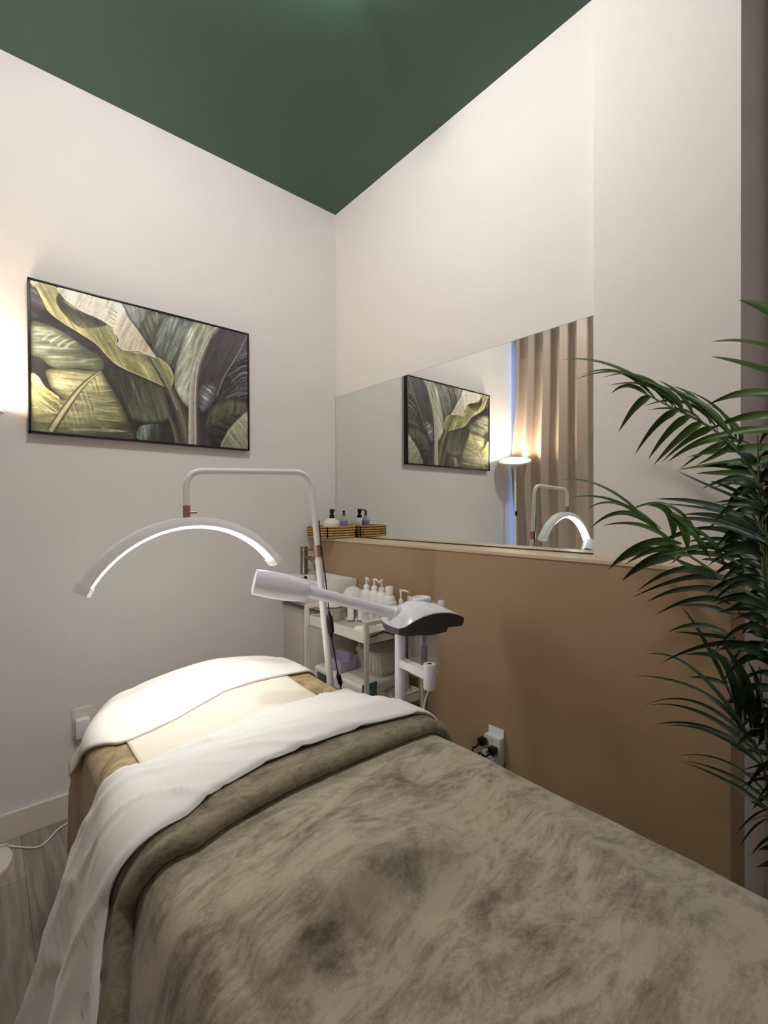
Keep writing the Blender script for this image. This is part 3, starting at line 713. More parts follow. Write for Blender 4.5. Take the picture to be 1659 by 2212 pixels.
MB().lathe(jc, [(.050, .838), (.050, .72), (.047, .705), (.040, .700), (.038, .702), (.045, .707), (.0475, .722), (.0475, .838)], 40, cap=False).build('water_jar', m_thin, st)
MB().lathe(jc, [(.0465, .706), (.0465, .745)], 40).build('water', m_water, st)
MB().tube([jc+zz*.84, jc+zz*.735], .0075, 12).tube([jc+zz*.79+e_*.001, jc+zz*.735], .011, 12).build('heater_rod', mat('blue_grey_rod', rgb(70, 80, 105), .35, metal=.3), st)
capc = NCR+w_*.085+e_*.115
MB().lathe(capc+zz*.928, [(.026, 0), (.030, .006), (.031, .014), (.029, .017), (.023, .017), (.021, .012), (.005, .011)], 36).build('filler_cap', m_blue_white, st)
kc = NCR+w_*.085+e_*.185
MB().lathe(kc+zz*.908, [(.011, 0), (.0105, .018), (.009, .020)], 20).build('knob', m_whitepl, st)
T0 = NCR+w_*.075+e_*.020+zz*.902; N0 = SP.xy.to_3d()
T1 = atd(665, 1277, 1.334); T2 = atd(549, 1257, 1.285)
dT = (T1-T0).normalized()
MB().tube([T0-dT*.010, T0+dT*.010, T0+dT*.014], [.0235, .0235, .0205], 28).build('arm_collar', m_blue_white, st)
MB().tube([T0, T0+(T1-T0)*.5, T1+dT*.01], [.0192, .0182, .0172], 28).build('nozzle_arm', m_blue_white, st)
d2 = (T2-T1).normalized(); Ln = (T2-T1).length
rr = [(0, .0225), (.02, .029), (.06, .0315), (.2, .0345), (.45, .0375), (.75, .0375), (1.0, .0345)]
nzm = MB().tube([T1+d2*Ln*a for a, r in rr], [r for a, r in rr], 36, cap=False)
nzm.tube([T2, T2-d2*.012, T2-d2*.03], [.0345, .031, .027], 36, cap=True)
nzm.build('nozzle', m_blue_white, st)
MB().tube([T2-d2*.001, T2-d2*.003], .0250, 30).build('nozzle_grille', m_whitepl, st)
BE = atd(928, 1460, 1.312); BE.z = .756
P0 = Vector((SP.x, SP.y, .752)); bd = (BE-P0).normalized(); bw = bd.cross(zz).normalized()
br_ = MB(); vs = []
for p in (P0, BE):
    for a, b_ in ((-.012, -.012), (.012, -.012), (.012, .012), (-.012, .012)): vs.append(p+bw*a+zz*b_)
br_.add(vs, [(0, 1, 2, 3), (4, 5, 6, 7), (0, 1, 5, 4), (1, 2, 6, 5), (2, 3, 7, 6), (3, 0, 4, 7)])
br_.build('bracket', m_blue_white, st)
hold = MB().lathe((BE.x, BE.y, .718), [(.0165, 0), (.0178, .003), (.0178, .068), (.0165, .071), (.007, .0712), (.0065, .060)], 30).build('tool_holder', m_blue_white, st)
MB().lathe((BE.x, BE.y, .7895), [(.0062, 0), (.0062, .001)], 16).build('hole', m_dark, hold)
cbl = bez([Vector((BE.x, BE.y, .72)), atd(922, 1502, 1.32), atd(915, 1530, 1.33), atd(913, 1565, 1.335), atd(912, 1640, 1.35), Vector((.99, .93, .3)), Vector((1.0, .95, .02))], 8)
MB().tube(cbl, .0022, 8).build('power_cord', m_whitepl, st)

# ------------------------------------------------------------------ cloakroom basin with tap, vanity under it
VX0, VX1, VY0, VY1 = 1.212, 1.398, 1.842, 2.228
van = thing('vanity_cabinet', ((VX0+VX1)/2, (VY0+VY1)/2, 0), 'narrow greige bathroom vanity under the corner basin', 'cabinet')
m_van = mat('greige_lacquer', rgb(206, 196, 186), .4)
MB().box(VX0+.016, VX1, VY0+.004, VY1, .10, .750, .002).box(VX0+.03, VX1, VY0+.02, VY1, 0, .10).build('body', m_van, van)
dr_ = MB().box(VX0, VX0+.015, VY0+.004, VY0+.19, .105, .722, .0015).build('door', m_van, van)
dr2 = MB().box(VX0, VX0+.015, VY0+.194, VY1, .105, .722, .0015).build('door', m_van, van)
MB().box(VX0-.012, VX0+.010, VY0+.006, VY1-.002, .728, .737, .001).build('handle_rail', m_chrome, van)
bs_ = thing('wash_basin', ((VX0+VX1)/2, (VY0+VY1)/2, .751), 'small rectangular white porcelain basin in the corner', 'sink')
BX0, BX1, BYa, BYb, BZ1 = 1.192, 1.398, 1.822, 2.228, .884
mb = MB()
def rrect(x0, x1, y0, y1, r, z, n=6):
    out = []
    for (cx, cy, a) in ((x1-r, y1-r, 0), (x0+r, y1-r, PI/2), (x0+r, y0+r, PI), (x1-r, y0+r, 3*PI/2)):
        for k in range(n+1): t = a+PI/2*k/n; out.append((cx+r*math.cos(t), cy+r*math.sin(t), z))
    return out
rings = [rrect(BX0+.05, BX1-.01, BYa+.06, BYb-.01, .03, .7510), rrect(BX0+.012, BX1-.002, BYa+.02, BYb-.002, .03, .758), rrect(BX0+.004, BX1, BYa+.006, BYb, .014, .80), rrect(BX0, BX1, BYa, BYb, .012, BZ1-.004), rrect(BX0+.003, BX1-.002, BYa+.003, BYb-.002, .012, BZ1),
         rrect(BX0+.014, BX1-.012, BYa+.014, BYb-.125, .02, BZ1), rrect(BX0+.018, BX1-.016, BYa+.018, BYb-.130, .02, BZ1-.004), rrect(BX0+.03, BX1-.03, BYa+.035, BYb-.15, .03, BZ1-.034), rrect(BX0+.05, BX1-.05, BYa+.06, BYb-.18, .03, BZ1-.040)]
mb.grid(rings, wrap=True); n_ = len(rings[0]); mb.f += [tuple(range(n_)), tuple(range((len(rings)-1)*n_, len(rings)*n_))]; mb.mi += [0, 0]
mb.build('bowl', m_porc, bs_, smooth=50)
ov = at(669, 1251, 1, BYb-.138)
MB().lathe((1.262, BYb-.136, BZ1-.014), [(.010, 0), (.010, .0025)], 20, axis=(0, -1, .35)).build('overflow_hole', m_black, bs_)
fc = at(657, 1240, 2, BZ1); fx, fy = fc.x, fc.y
tap = thing('basin_tap', (fx, fy, BZ1), 'brushed steel mixer tap standing on the corner basin', 'tap')
ZT_ = 1.030
MB().lathe((fx, fy, BZ1), [(.0215, 0), (.0205, .003), (.0195, .006), (.0195, ZT_-BZ1-.028)], 30).build('body', m_chrome, tap)
cap_ = MB().lathe((fx, fy, ZT_-.0265), [(.0195, 0), (.0195, .023), (.0175, .0265)], 30).build('lever_cap', m_chrome, tap)
MB().tube([Vector((fx, fy-.012, ZT_-.016)), Vector((fx+.012, fy-.062, ZT_-.014))], .0045, 12).build('lever', m_chrome, cap_)
MB().tube(bez([(fx, fy-.01, BZ1+.088), (fx+.004, fy-.05, BZ1+.088), (fx+.006, fy-.082, BZ1+.078), (fx+.008, fy-.108, BZ1+.050)], 6), .0105, 18).build('spout', m_chrome, tap)

# ------------------------------------------------------------------ woven basket on the ledge with bottles
KX0, KX1, KY0, KY1, KZ0, KZ1 = 1.343, 1.541, 2.012, 2.218, 1.0705, 1.137
bk = thing('woven_basket', ((KX0+KX1)/2, (KY0+KY1)/2, KZ0), 'low square water-hyacinth basket on the ledge in the corner', 'basket')
m_wick = mat('water_hyacinth', rgb(196, 158, 100), .7, noise_scale=60, noise_amt=.35, bump=.4, bump_scale=500)
m_wick2 = mat('basket_inside', rgb(120, 88, 50), .8)
wk = MB(); NR = 5; rad = .0068
for lv in range(NR):
    z = KZ0+.007+lv*(KZ1-KZ0-.013)/(NR-1)
    path = []
    loop = rrect(KX0+rad*1.2, KX1-rad*1.2, KY0+rad*1.2, KY1-rad*1.2, .018, z, 5); P = [Vector(p) for p in loop]; Ls = []
    tot = 0
    for i in range(len(P)):
        Ls.append(tot); tot += (P[(i+1) % len(P)]-P[i]).length
    def pt(s):
        s %= tot
        for i in range(len(P)-1, -1, -1):
            if Ls[i] <= s: a = P[i]; b_ = P[(i+1) % len(P)]; return a+(b_-a)*((s-Ls[i])/max(1e-6, (b_-a).length)), (b_-a).normalized()
    nb_ = 56
    for k in range(nb_):
        s = tot*(k+(.5 if lv % 2 else 0))/nb_
        for sg in (1, -1):
            (p, t) = pt(s+(0 if sg > 0 else tot/nb_/2)); nrm = Vector((t.y, -t.x, 0))
            up = zz*(.55*sg)
            a = p-t*.0066-up*.0062+nrm*.0015; b_ = p+nrm*.0052+t*.0; c = p+t*.0066+up*.0062+nrm*.0015
            wk.tube([a, (a+b_)/2+nrm*.0015, b_, (b_+c)/2+nrm*.0015, c], [.0012, .0036, .0044, .0036, .0012], 6, cap=False)
wk.build('braided_sides', m_wick, bk, smooth=60)
ib = MB()
for (x0, x1, y0, y1) in ((KX0+.006, KX0+.011, KY0+.006, KY1-.006), (KX1-.011, KX1-.006, KY0+.006, KY1-.006), (KX0+.006, KX1-.006, KY0+.006, KY0+.011), (KX0+.006, KX1-.006, KY1-.011, KY1-.006)): ib.box(x0, x1, y0, y1, KZ0+.002, KZ1-.004)
ib.box(KX0+.006, KX1-.006, KY0+.006, KY1-.006, KZ0+.001, KZ0+.006); ib.build('lining', m_wick2, bk)
fl = KZ0+.007
# ribbed ceramic soap bottle with black pump
q = at(717, 1133, 1, 2.13)
cx, cy = q.x, 2.13
sp_ = thing('soap_dispenser', (cx, cy, fl), 'round white ribbed soap dispenser with black pump in the ledge basket', 'soap dispenser')
mb = MB(); rows = []
pr = [(.034, 0), (.042, .006), (.047, .04), (.047, .056), (.043, .074), (.033, .088), (.018, .096), (.012, .099)]
for (r, z) in pr:
    row = []
    for k in range(96): a = 2*PI*k/96; rr_ = r*(1+.028*abs(math.sin(9*a+z*140))*abs(math.cos(9*a-z*140))*3); row.append((cx+rr_*math.cos(a), cy+rr_*math.sin(a), fl+z))
    rows.append(row)
mb.grid(rows, wrap=True); mb.f += [tuple(range(96)), tuple(range(7*96, 8*96))]; mb.mi += [0, 0]
mb.build('bottle', mat('ribbed_ceramic', rgb(240, 234, 226), .4, bump=.6, bump_scale=120), sp_, smooth=60)
pd = Vector((-.25, -1, 0)).normalized(); zc = fl+.099
MB().lathe((cx, cy, zc), [(.0135, -.002), (.0135, .016), (.009, .018), (.009, .026), (.0115, .028), (.012, .044), (.010, .050)], 24).tube([Vector((cx, cy, zc+.044)), Vector((cx, cy, zc+.044))+pd*.038, Vector((cx, cy, zc+.040))+pd*.044], [.0045, .003, .003], 10).build('pump', m_black, sp_)
# clear spray bottle with a lavender band
cx, cy = at(753, 1133, 0, 1.475).xy; cy = max(cy, KY0+.035)
bb = thing('mist_bottle', (cx, cy, fl), 'small clear glass mist bottle with lavender label in the ledge basket', 'bottle')
MB().lathe((cx, cy, fl), [(.018, 0), (.022, .003), (.022, .080), (.020, .092), (.012, .102), (.0095, .105), (.0095, .116)], 28).build('bottle', mat('bottle_glass', rgb(186, 182, 165), .1, alpha=.62), bb)
MB().lathe((cx, cy, fl), [(.0224, .03), (.0224, .084)], 28, cap=False).build('label', mat('lavender_label', rgb(122, 124, 178), .5), bb)
MB().lathe((cx, cy, fl+.116), [(.0102, 0), (.0102, .003), (.0052, .005), (.0052, .013), (.0068, .014), (.0068, .024)], 20).build('sprayer', m_black, bb)

# ------------------------------------------------------------------ rolling cart
TX0, TX1, TY0, TY1 = 1.075, 1.372, 1.352, 1.772
ct = thing('rolling_cart', ((TX0+TX1)/2, (TY0+TY1)/2, 0), 'white three-tier metal rolling cart between the bed and the tan wall', 'cart')
TOPZ = .806
for y in (TY0, TY1):
    pts = [(TX0, y, .05), (TX0, y, TOPZ), (TX1, y, TOPZ), (TX1, y, .05)]
    mb = MB(); h = .0085
    mb.prism([(TX0-h, .06), (TX0-h, TOPZ), (TX1+h, TOPZ), (TX1+h, .06), (TX1-h, .06), (TX1-h, TOPZ-.015), (TX0+h, TOPZ-.015), (TX0+h, .06)], 1, y-h*.7, y+h*.7)
    mb.build('end_frame', m_cart, ct)
m_mesh = mat('perforated_tray', rgb(214, 208, 198), .4)
nt = m_mesh.node_tree; N = nt.nodes; L = nt.links; tcn = N.new('ShaderNodeTexCoord'); wv = N.new('ShaderNodeTexWave'); wv.wave_type = 'BANDS'; wv.bands_direction = 'Y'
wv.inputs['Scale'].default_value = 29; wv.inputs['Distortion'].default_value = 0
rmp = N.new('ShaderNodeValToRGB'); rmp.color_ramp.elements[0].position = .28; rmp.color_ramp.elements[1].position = .42
rmp.color_ramp.elements[0].color = rgb(120, 112, 104); rmp.color_ramp.elements[1].color = rgb(222, 216, 206)
L.new(tcn.outputs['Object'], wv.inputs['Vector']); L.new(wv.outputs['Fac'], rmp.inputs[0]); L.new(rmp.outputs[0], N['Principled BSDF'].inputs['Base Color'])
TRAYS = (.716, .438, .16)
for zt in TRAYS:
    a = .0015; mb = MB(); x0, x1, y0, y1 = TX0+.009, TX1-.009, TY0+.007, TY1-.007
    mb.box(x0, x0+a, y0, y1, zt, zt+.042).box(x1-a, x1, y0, y1, zt, zt+.042).box(x0, x1, y0, y0+a, zt, zt+.042).box(x0, x1, y1-a, y1, zt, zt+.042)
    mb.box(x0-.001, x0+.005, y0, y1, zt+.040, zt+.043).box(x1-.005, x1+.001, y0, y1, zt+.040, zt+.043).box(x0, x1, y0-.001, y0+.005, zt+.040, zt+.043).box(x0, x1, y1-.005, y1+.001, zt+.040, zt+.043)
    ty = mb.build('tray', m_cart, ct)
    MB().box(x0, x1, y0, y1, zt, zt+.002).build('perforated_floor', m_mesh, ty)
for x in (TX0+.005, TX1-.005):
    for y in (TY0, TY1): MB().lathe((x-.009, y, .027), [(.026, 0), (.026, .018)], 20, axis=(1, 0, 0)).box(x-.004, x+.004, y-.006, y+.006, .04, .07).build('caster', m_dark, ct)
Z1 = TRAYS[0]+.0022; Z2 = TRAYS[1]+.0022; Z3 = TRAYS[2]+.0022

m_bot = mat('white_bottle', rgb(244, 242, 238), .32, coat=.2)
m_lab = mat('pale_label', rgb(214, 208, 206), .5)
m_ink = mat('grey_print', rgb(84, 92, 104), .6)
def bottle(x, y, z0, r, hb, label, kind='pump', name='lotion_bottle', cat='bottle', group=None, lab=True, pumpdir=(0, -1), bm_=None, hp=.052, rot=None):
    t = thing(name, (x, y, z0), label, cat, group)
    MB().lathe((x, y, z0), [(r*.92, 0), (r, .003), (r, hb*.84), (r*.93, hb*.91), (r*.62, hb*.975), (r*.5, hb), (r*.5, hb+.004)], 28).build('bottle', bm_ or m_bot, t)
    if lab:      # paper label facing the room, with its printed line
        rows = []
        for zf in (.12, .70): rows.append([(x+(r+.0005)*math.cos(a), y+(r+.0005)*math.sin(a), z0+hb*zf) for a in np.linspace(math.radians(180), math.radians(290), 12)])
        lb = MB().grid(rows).build('label', m_lab, t, norm=False)
        rows = []
        for zf in (.60, .65): rows.append([(x+(r+.0009)*math.cos(a), y+(r+.0009)*math.sin(a), z0+hb*zf) for a in np.linspace(math.radians(200), math.radians(262), 8)])
        pm = MB().grid(rows)
        for zf in (.50, .45, .40, .30, .26):
            pm.grid([[(x+(r+.0009)*math.cos(a), y+(r+.0009)*math.sin(a), z0+hb*(zf+dz)) for a in np.linspace(math.radians(205), math.radians(255), 6)] for dz in (0, .008)])
        pm.build('print', m_ink, lb, norm=False)
    zc = z0+hb
    if kind == 'pump':
        d = Vector((pumpdir[0], pumpdir[1], 0)).normalized()
        p = MB().lathe((x, y, zc), [(r*.56, 0), (r*.56, .013), (r*.50, .016), (r*.36, .019), (.0042, .021), (.0042, hp-.012), (.0065, hp-.011), (.007, hp-.002), (.004, hp)], 20)
        p.tube([Vector((x, y, zc+hp-.006)), Vector((x, y, zc+hp-.004))+d*.022, Vector((x, y, zc+hp-.011))+d*.034], [.0052, .0042, .003], 10)
        p.build('pump', m_bot, t)
    elif kind == 'cap': MB().lathe((x, y, zc), [(r*.66, 0), (r*.66, .030), (r*.6, .033)], 24).build('cap', m_bot, t)
    return t
bx = 1.300
bottle(bx, 1.632, Z1, .0242, .150, 'tall white pump bottle on the cart, farthest in the row by the tan wall', pumpdir=(-.4, -1), group='white lotion bottles on the cart')
bottle(bx+.004, 1.582, Z1, .0242, .150, 'tall white pump bottle, second from the far end of the row on the cart', pumpdir=(-.2, -1), group='white lotion bottles on the cart')
bottle(bx+.006, 1.535, Z1, .0242, .150, 'tall white pump bottle with spout facing the viewer, third in the row on the cart', pumpdir=(-1, -.6), group='white lotion bottles on the cart')
bottle(bx+.008, 1.486, Z1, .0262, .145, 'white bottle with plain screw cap beside the pump bottles on the cart', 'cap', group='white lotion bottles on the cart')
jx, jy = 1.268, 1.437
t = thing('cream_jar', (jx, jy, Z1), 'clear cream jar with a pale lid near the end of the bottle row', 'jar')
MB().lathe((jx, jy, Z1), [(.027, 0), (.029, .004), (.029, .095), (.027, .1)], 28).build('jar', mat('frosted_jar', rgb(216, 212, 202), .3, alpha=.8), t)
MB().lathe((jx, jy, Z1+.1), [(.0285, 0), (.0285, .022), (.0265, .025)], 28).build('lid', m_cart, t)
bottle(1.318, 1.425, Z1, .017, .112, 'short white pump bottle with a long spout beside the white tube', 'pump', pumpdir=(.5, -1), lab=False, hp=.06)
# standing tube
tx, ty_ = 1.336, 1.386; t = thing('cream_tube', (tx, ty_, Z1), 'white squeeze tube standing on its cap at the near end of the cart', 'tube')
rows = []
for zf, a_, b_ in ((.012, .017, .017), (.02, .0225, .0225), (.07, .024, .017), (.11, .026, .008), (.133, .0275, .002), (.145, .0275, .0012)):
    rows.append([(tx+b_*math.cos(k)*.9+a_*math.sin(k)*.25, ty_+a_*math.sin(k)*.97, Z1+zf) for k in np.linspace(0, 2*PI, 24, endpoint=False)])
mb = MB().grid(rows, wrap=True); mb.f += [tuple(range(24)), tuple(range(120, 144))]; mb.mi += [0, 0]; mb.build('tube', m_bot, t, smooth=60)
MB().lathe((tx, ty_, Z1), [(.016, 0), (.016, .014)], 20).build('cap', m_whitepl, t)
# two slim serum bottles
m_serum = mat('blue_glass', rgb(88, 110, 132), .12, coat=.5)
m_clear = mat('clear_cap', (.95, .95, .95, 1), .08, alpha=.22)
for px_, lab_ in ((759, 'slim blue-based serum bottle with white label and clear cap, the one nearer the sink'), (781, 'slim blue-based serum bottle with white label, the one nearer the white bottles')):
    p = at(px_, 1341, 2, Z1); x, y = p.x, p.y
    t = thing('serum_bottle', (x, y, Z1), lab_, 'bottle', 'slim serum bottles on the cart')
    MB().lathe((x, y, Z1), [(.0165, 0), (.0178, .002), (.0178, .094), (.0165, .098), (.009, .1)], 28).build('bottle', m_serum, t)
    MB().grid([[(x+.0183*math.cos(a), y+.0183*math.sin(a), Z1+z) for a in np.linspace(math.radians(120), math.radians(270), 18)] for z in (.006, .088)]).build('label', m_bot, t, norm=False)
    MB().lathe((x, y, Z1+.1), [(.0115, 0), (.0115, .016), (.004, .018), (.004, .026), (.0075, .027), (.0075, .034)], 20).build('pump', m_bot, t)
    MB().lathe((x, y, Z1+.1), [(.0155, 0), (.0155, .042), (.014, .044)], 24).build('clear_cap', m_clear, t)
# white globe with its stand behind them
p = at(762, 1285, 1, 1.70); gx, gy = 1.215, 1.705; gx = at(762, 1285, 1, 1.714).x; gy = 1.714
t = thing('globe_diffuser', (gx, gy, Z1), 'glossy white round globe on the cart beside the basin', 'diffuser')
gz = at(762, 1288, 1, gy).z
MB().lathe((gx, gy, gz), [(.002, -.0479)]+[(.048*math.cos(a), .048*math.sin(a)) for a in np.linspace(-1.45, 1.5, 24)]+[(.002, .048)], 40).build('globe', mat('opal_white', rgb(226, 226, 218), .1, coat=.6), t)
MB().lathe((gx, gy, Z1), [(.034, 0), (.034, .008), (.012, .016), (.010, gz-.045-Z1), (.03, gz-.036-Z1)], 30).build('stand', m_cart, t)
# clear jar with white lid
p = at(722, 1340, 2, Z1)
t = thing('glass_jar', (p.x, p.y, Z1), 'clear glass jar with a white lid at the far corner of the cart', 'jar')
MB().lathe((p.x, p.y, Z1), [(.034, 0), (.036, .004), (.036, .06), (.034, .064)], 32).build('jar', mat('jar_glass', rgb(215, 212, 202), .08, alpha=.35), t)
MB().lathe((p.x, p.y, Z1+.062), [(.0375, 0), (.0375, .004)], 32).build('seal_ring', m_dark, t)
MB().lathe((p.x, p.y, Z1+.066), [(.038, 0), (.038, .012), (.034, .016), (.006, .018)], 32).build('lid', m_cart, t)
# metal tongs, dark leaf sprig, white cushion pad
def ptop(px, py, z): q = at(px, py, 2, z); return Vector((q.x, q.y, z))
tn = MB().tube(bez([ptop(681, 1334, Z1+.01), ptop(686, 1330, Z1+.016), ptop(694, 1338, Z1+.01), ptop(712, 1345, Z1+.006)], 6), .0022, 8)
tn.tube(bez([ptop(681, 1334, Z1+.01), ptop(684, 1341, Z1+.006), ptop(697, 1342, Z1+.006), ptop(712, 1345, Z1+.006)], 6), .0022, 8)
tag(tn.build('tweezers', m_black), 'black looped tool lying at the far edge of the cart top', 'tweezers')
lf = MB()
for k in range(15):
    a = ptop(803+k*3.6, 1374-9*math.sin(k/14*PI)*1.0, Z1+.03+.012*math.sin(k/14*PI)); 
    for s in (-1, 1):
        d = Vector((.012*s+.004, -.008, -.008+.003*(k % 3))); wv_ = Vector((-.004, -.006, 0))
        lf.add([a-wv_*.3, a+d*.5+wv_*.8, a+d*1.2, a+d*.5-wv_*.8], [(0, 1, 2, 3)])
lf.tube([ptop(801, 1376, Z1+.03), ptop(828, 1364, Z1+.044), ptop(856, 1372, Z1+.032)], .003, 8)
tag(lf.build('leaf_sprig', mat('dark_leaf', rgb(22, 40, 26), .5)), 'dark green artificial leaf sprig at the near end of the cart top', 'sprig')
c = ptop(779, 1366, Z1+.02)
pm = MB(); rows = []
for i in range(17):
    th = -PI/2+PI*i/16; rows.append([(c.x+.030*abs(math.cos(th))**.6*math.cos(k)*1.0, c.y+.032*abs(math.cos(th))**.6*math.sin(k), Z1+.0225+.022*math.sin(th)) for k in np.linspace(0, 2*PI, 28, endpoint=False)])
pm.grid(rows, wrap=True)
tag(pm.build('white_sponge_pad', mat('soft_sponge', rgb(238, 236, 230), .9), smooth=60), 'soft white rounded pad at the near corner of the cart top', 'sponge')
tag(MB().box(TX0+.16, TX0+.25, TY0+.02, TY0+.11, Z1+.001, Z1+.018, .003).build('tissue_pack', mat('blue_white_packet', rgb(205, 216, 228), .5)), 'pale blue-white packet lying under the leaf sprig on the cart top', 'packet')

# middle shelf: appliance, pink-violet organiser, clear tub
ap_ = thing('towel_steriliser', (1.20, 1.57, Z2), 'white box-shaped appliance with rounded top on the middle shelf of the cart', 'appliance')
m_app = mat('appliance_white', rgb(222, 218, 206), .3, coat=.2)
AX0, AX1, AY0, AY1, AZ1 = 1.092, 1.352, 1.405, 1.745, Z2+.105
MB().box(AX0, AX1, AY0, AY1, Z2+.004, AZ1, .014, seg=4).build('body', m_app, ap_, smooth=40)
MB().box(AX0-.001, AX0+.004, AY1-.10, AY1-.03, Z2+.045, Z2+.085, .001).build('display', m_dark, ap_)
MB().box(AX0-.0025, AX0+.001, AY0+.02, AY1-.13, Z2+.05, Z2+.052).build('lid_seam', m_dark, ap_)
for y in (AY0+.05, AY1-.05):
    for x in (AX0+.04, AX1-.04): MB().lathe((x, y, Z2), [(.01, 0), (.01, .006)], 12).build('foot', m_black, ap_)
tg_ = thing('teal_folder', (AX0, AY0-.02, Z2), 'upright teal translucent folder against the near side of the white appliance', 'folder')
MB().box(AX0+.002, AX0+.072, AY0-.006, AY0-.002, Z2+.002, AZ1+.004).build('sheet', mat('teal_plastic', rgb(92, 140, 150), .3, alpha=.75), tg_)
MB().box(AX0+.002, AX0+.072, AY0-.0085, AY0-.0005, AZ1-.008, AZ1+.006, .001).build('spine', mat('teal_edge', rgb(40, 110, 124), .3), tg_)
m_vio = mat('violet_plastic', rgb(206, 186, 216), .2, alpha=.6)
og = thing('violet_organiser', (1.165, 1.64, AZ1), 'translucent violet organiser box standing on the white appliance', 'organiser')
ox0, ox1, oy0, oy1 = 1.12, 1.20, 1.575, 1.70
mb = MB()
for (a0_, a1_, b0, b1) in ((ox0, ox0+.003, oy0, oy1), (ox1-.003, ox1, oy0, oy1), (ox0, ox1, oy0, oy0+.003), (ox0, ox1, oy1-.003, oy1)): mb.box(a0_, a1_, b0, b1, AZ1+.001, AZ1+.045)
mb.box(ox0, ox1, oy0, oy1, AZ1+.001, AZ1+.004).box((ox0+ox1)/2-.001, (ox0+ox1)/2+.001, oy0, oy1, AZ1+.004, AZ1+.04)
mb.build('box', m_vio, og)
m_pch = mat('peach_item', rgb(232, 204, 184), .5)
for k in range(4): tag(MB().box(ox0+.004, ox0+.034, oy0+.008+k*.028, oy0+.030+k*.028, AZ1+.005, AZ1+.016+.004*(k % 2), .003).build('sachet', m_pch), 'peach sachet in the violet organiser, '+('nearest the viewer', 'second from the near end', 'third from the near end', 'farthest from the viewer')[k], 'sachet', 'peach sachets in the violet organiser')
tag(MB().box(ox0+.045, ox1-.006, oy0+.01, oy1-.02, AZ1+.005, AZ1+.07, .004).build('violet_spray_case', mat('violet_case', rgb(196, 176, 212), .25, alpha=.6)), 'upright violet plastic case standing inside the violet organiser', 'case')
cl_ = thing('clear_tub', (1.25, 1.49, AZ1), 'clear plastic tub full of white cotton pads on the white appliance', 'tub')
m_tub = mat('tub_plastic', rgb(222, 222, 216), .08, alpha=.34)
tx0, tx1, ty0, ty1 = 1.175, 1.345, 1.405, 1.565
rings = [rrect(tx0+.022, tx1-.022, ty0+.02, ty1-.02, .02, AZ1+.001), rrect(tx0+.006, tx1-.006, ty0+.006, ty1-.006, .02, AZ1+.085), rrect(tx0+.004, tx1-.004, ty0+.004, ty1-.004, .02, AZ1+.088), rrect(tx0, tx1, ty0, ty1, .02, AZ1+.090), rrect(tx0, tx1, ty0, ty1, .02, AZ1+.098), rrect(tx0+.006, tx1-.006, ty0+.006, ty1-.006, .02, AZ1+.106)]
mb = MB().grid(rings, wrap=True); n_ = len(rings[0]); mb.f += [tuple(range(n_)), tuple(range(5*n_, 6*n_))]; mb.mi += [0, 0]; mb.build('tub', m_tub, cl_, smooth=40)
m_cot = mat('cotton', rgb(236, 232, 224), .95)
for k in range(5):
    y = ty0+.032+k*.022; mx_ = Matrix.Translation((1.26, y, AZ1+.046)) @ Matrix.Rotation(math.radians(-14+6*k), 4, 'X')
    tag(MB().box(-.05, .05, -.007, .007, -.036, .036, .006, mx=mx_).build('cotton_pad', m_cot), 'white cotton pad standing in the clear tub on the cart, '+('the one nearest the viewer', 'second from the near side', 'the middle one', 'fourth from the near side', 'farthest from the viewer')[k], 'cotton pad', 'cotton pads in the clear tub')
# lower part of the middle shelf near end: bagged accessories
bgm = MB(); rows = []
for i in range(15):
    t = i/14; rows.append([(1.19+.13*k/9, 1.363+.036*t, Z2+.003+.055*math.sin(PI*t)*(.5+.5*abs(nz3(k*.5, t*3, 2)*2))) for k in range(10)])
bgm.grid(rows); o = bgm.build('plastic_bag', mat('clear_bag', rgb(225, 228, 235), .12, alpha=.45, bump=.6, bump_scale=60), smooth=60, norm=False)
tag(o, 'crumpled clear plastic bag on the near edge of the middle shelf', 'bag')
tag(MB().tube(bez([(1.20, 1.39, Z2+.064), (1.235, 1.384, Z2+.074), (1.27, 1.380, Z2+.078), (1.30, 1.378, Z2+.090)], 5), [.005]*16, 12).build('metal_wand', m_chrome), 'short steel wand resting on the clear plastic bag on the middle shelf', 'wand')

# ------------------------------------------------------------------ potted artificial palm at the right
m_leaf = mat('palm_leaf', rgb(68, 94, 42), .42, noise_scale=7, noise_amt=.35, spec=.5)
m_leaf_shade = mat('palm_leaf_shaded', rgb(44, 66, 42), .45, noise_scale=7, noise_amt=.35)  # darker copy of the leaf green: shade on lower and inner fronds, painted in
m_stem = mat('palm_stem', rgb(84, 98, 58), .5)
PCX, PCY = 1.225, .095
pl = thing('potted_palm', (PCX, PCY, 0), 'tall artificial palm with arching green fronds standing beside the bed at the right', 'plant')
MB().lathe((PCX, PCY, 0), [(.095, 0), (.10, .004), (.125, .22), (.128, .235), (.118, .235), (.112, .20), (.02, .198)], 40).build('pot', mat('pot_ceramic', rgb(206, 200, 190), .5), pl)
MB().lathe((PCX, PCY, .19), [(.113, 0), (.113, .012), (.002, .02)], 30).build('soil', mat('soil', rgb(60, 48, 36), .95, bump=1, bump_scale=90), pl)
A5 = lambda x, y: (1200+x/3.159, 600+y/3.16)
A6 = lambda x, y: (1280+x/3.161, 1200+y/3.161)
A7 = lambda y0: (lambda x, y: (1440+x/4.918, y0+y/4.916))
def dep(px): return .955+max(-30, 1680-px)*.00078
rp = random.Random(21)
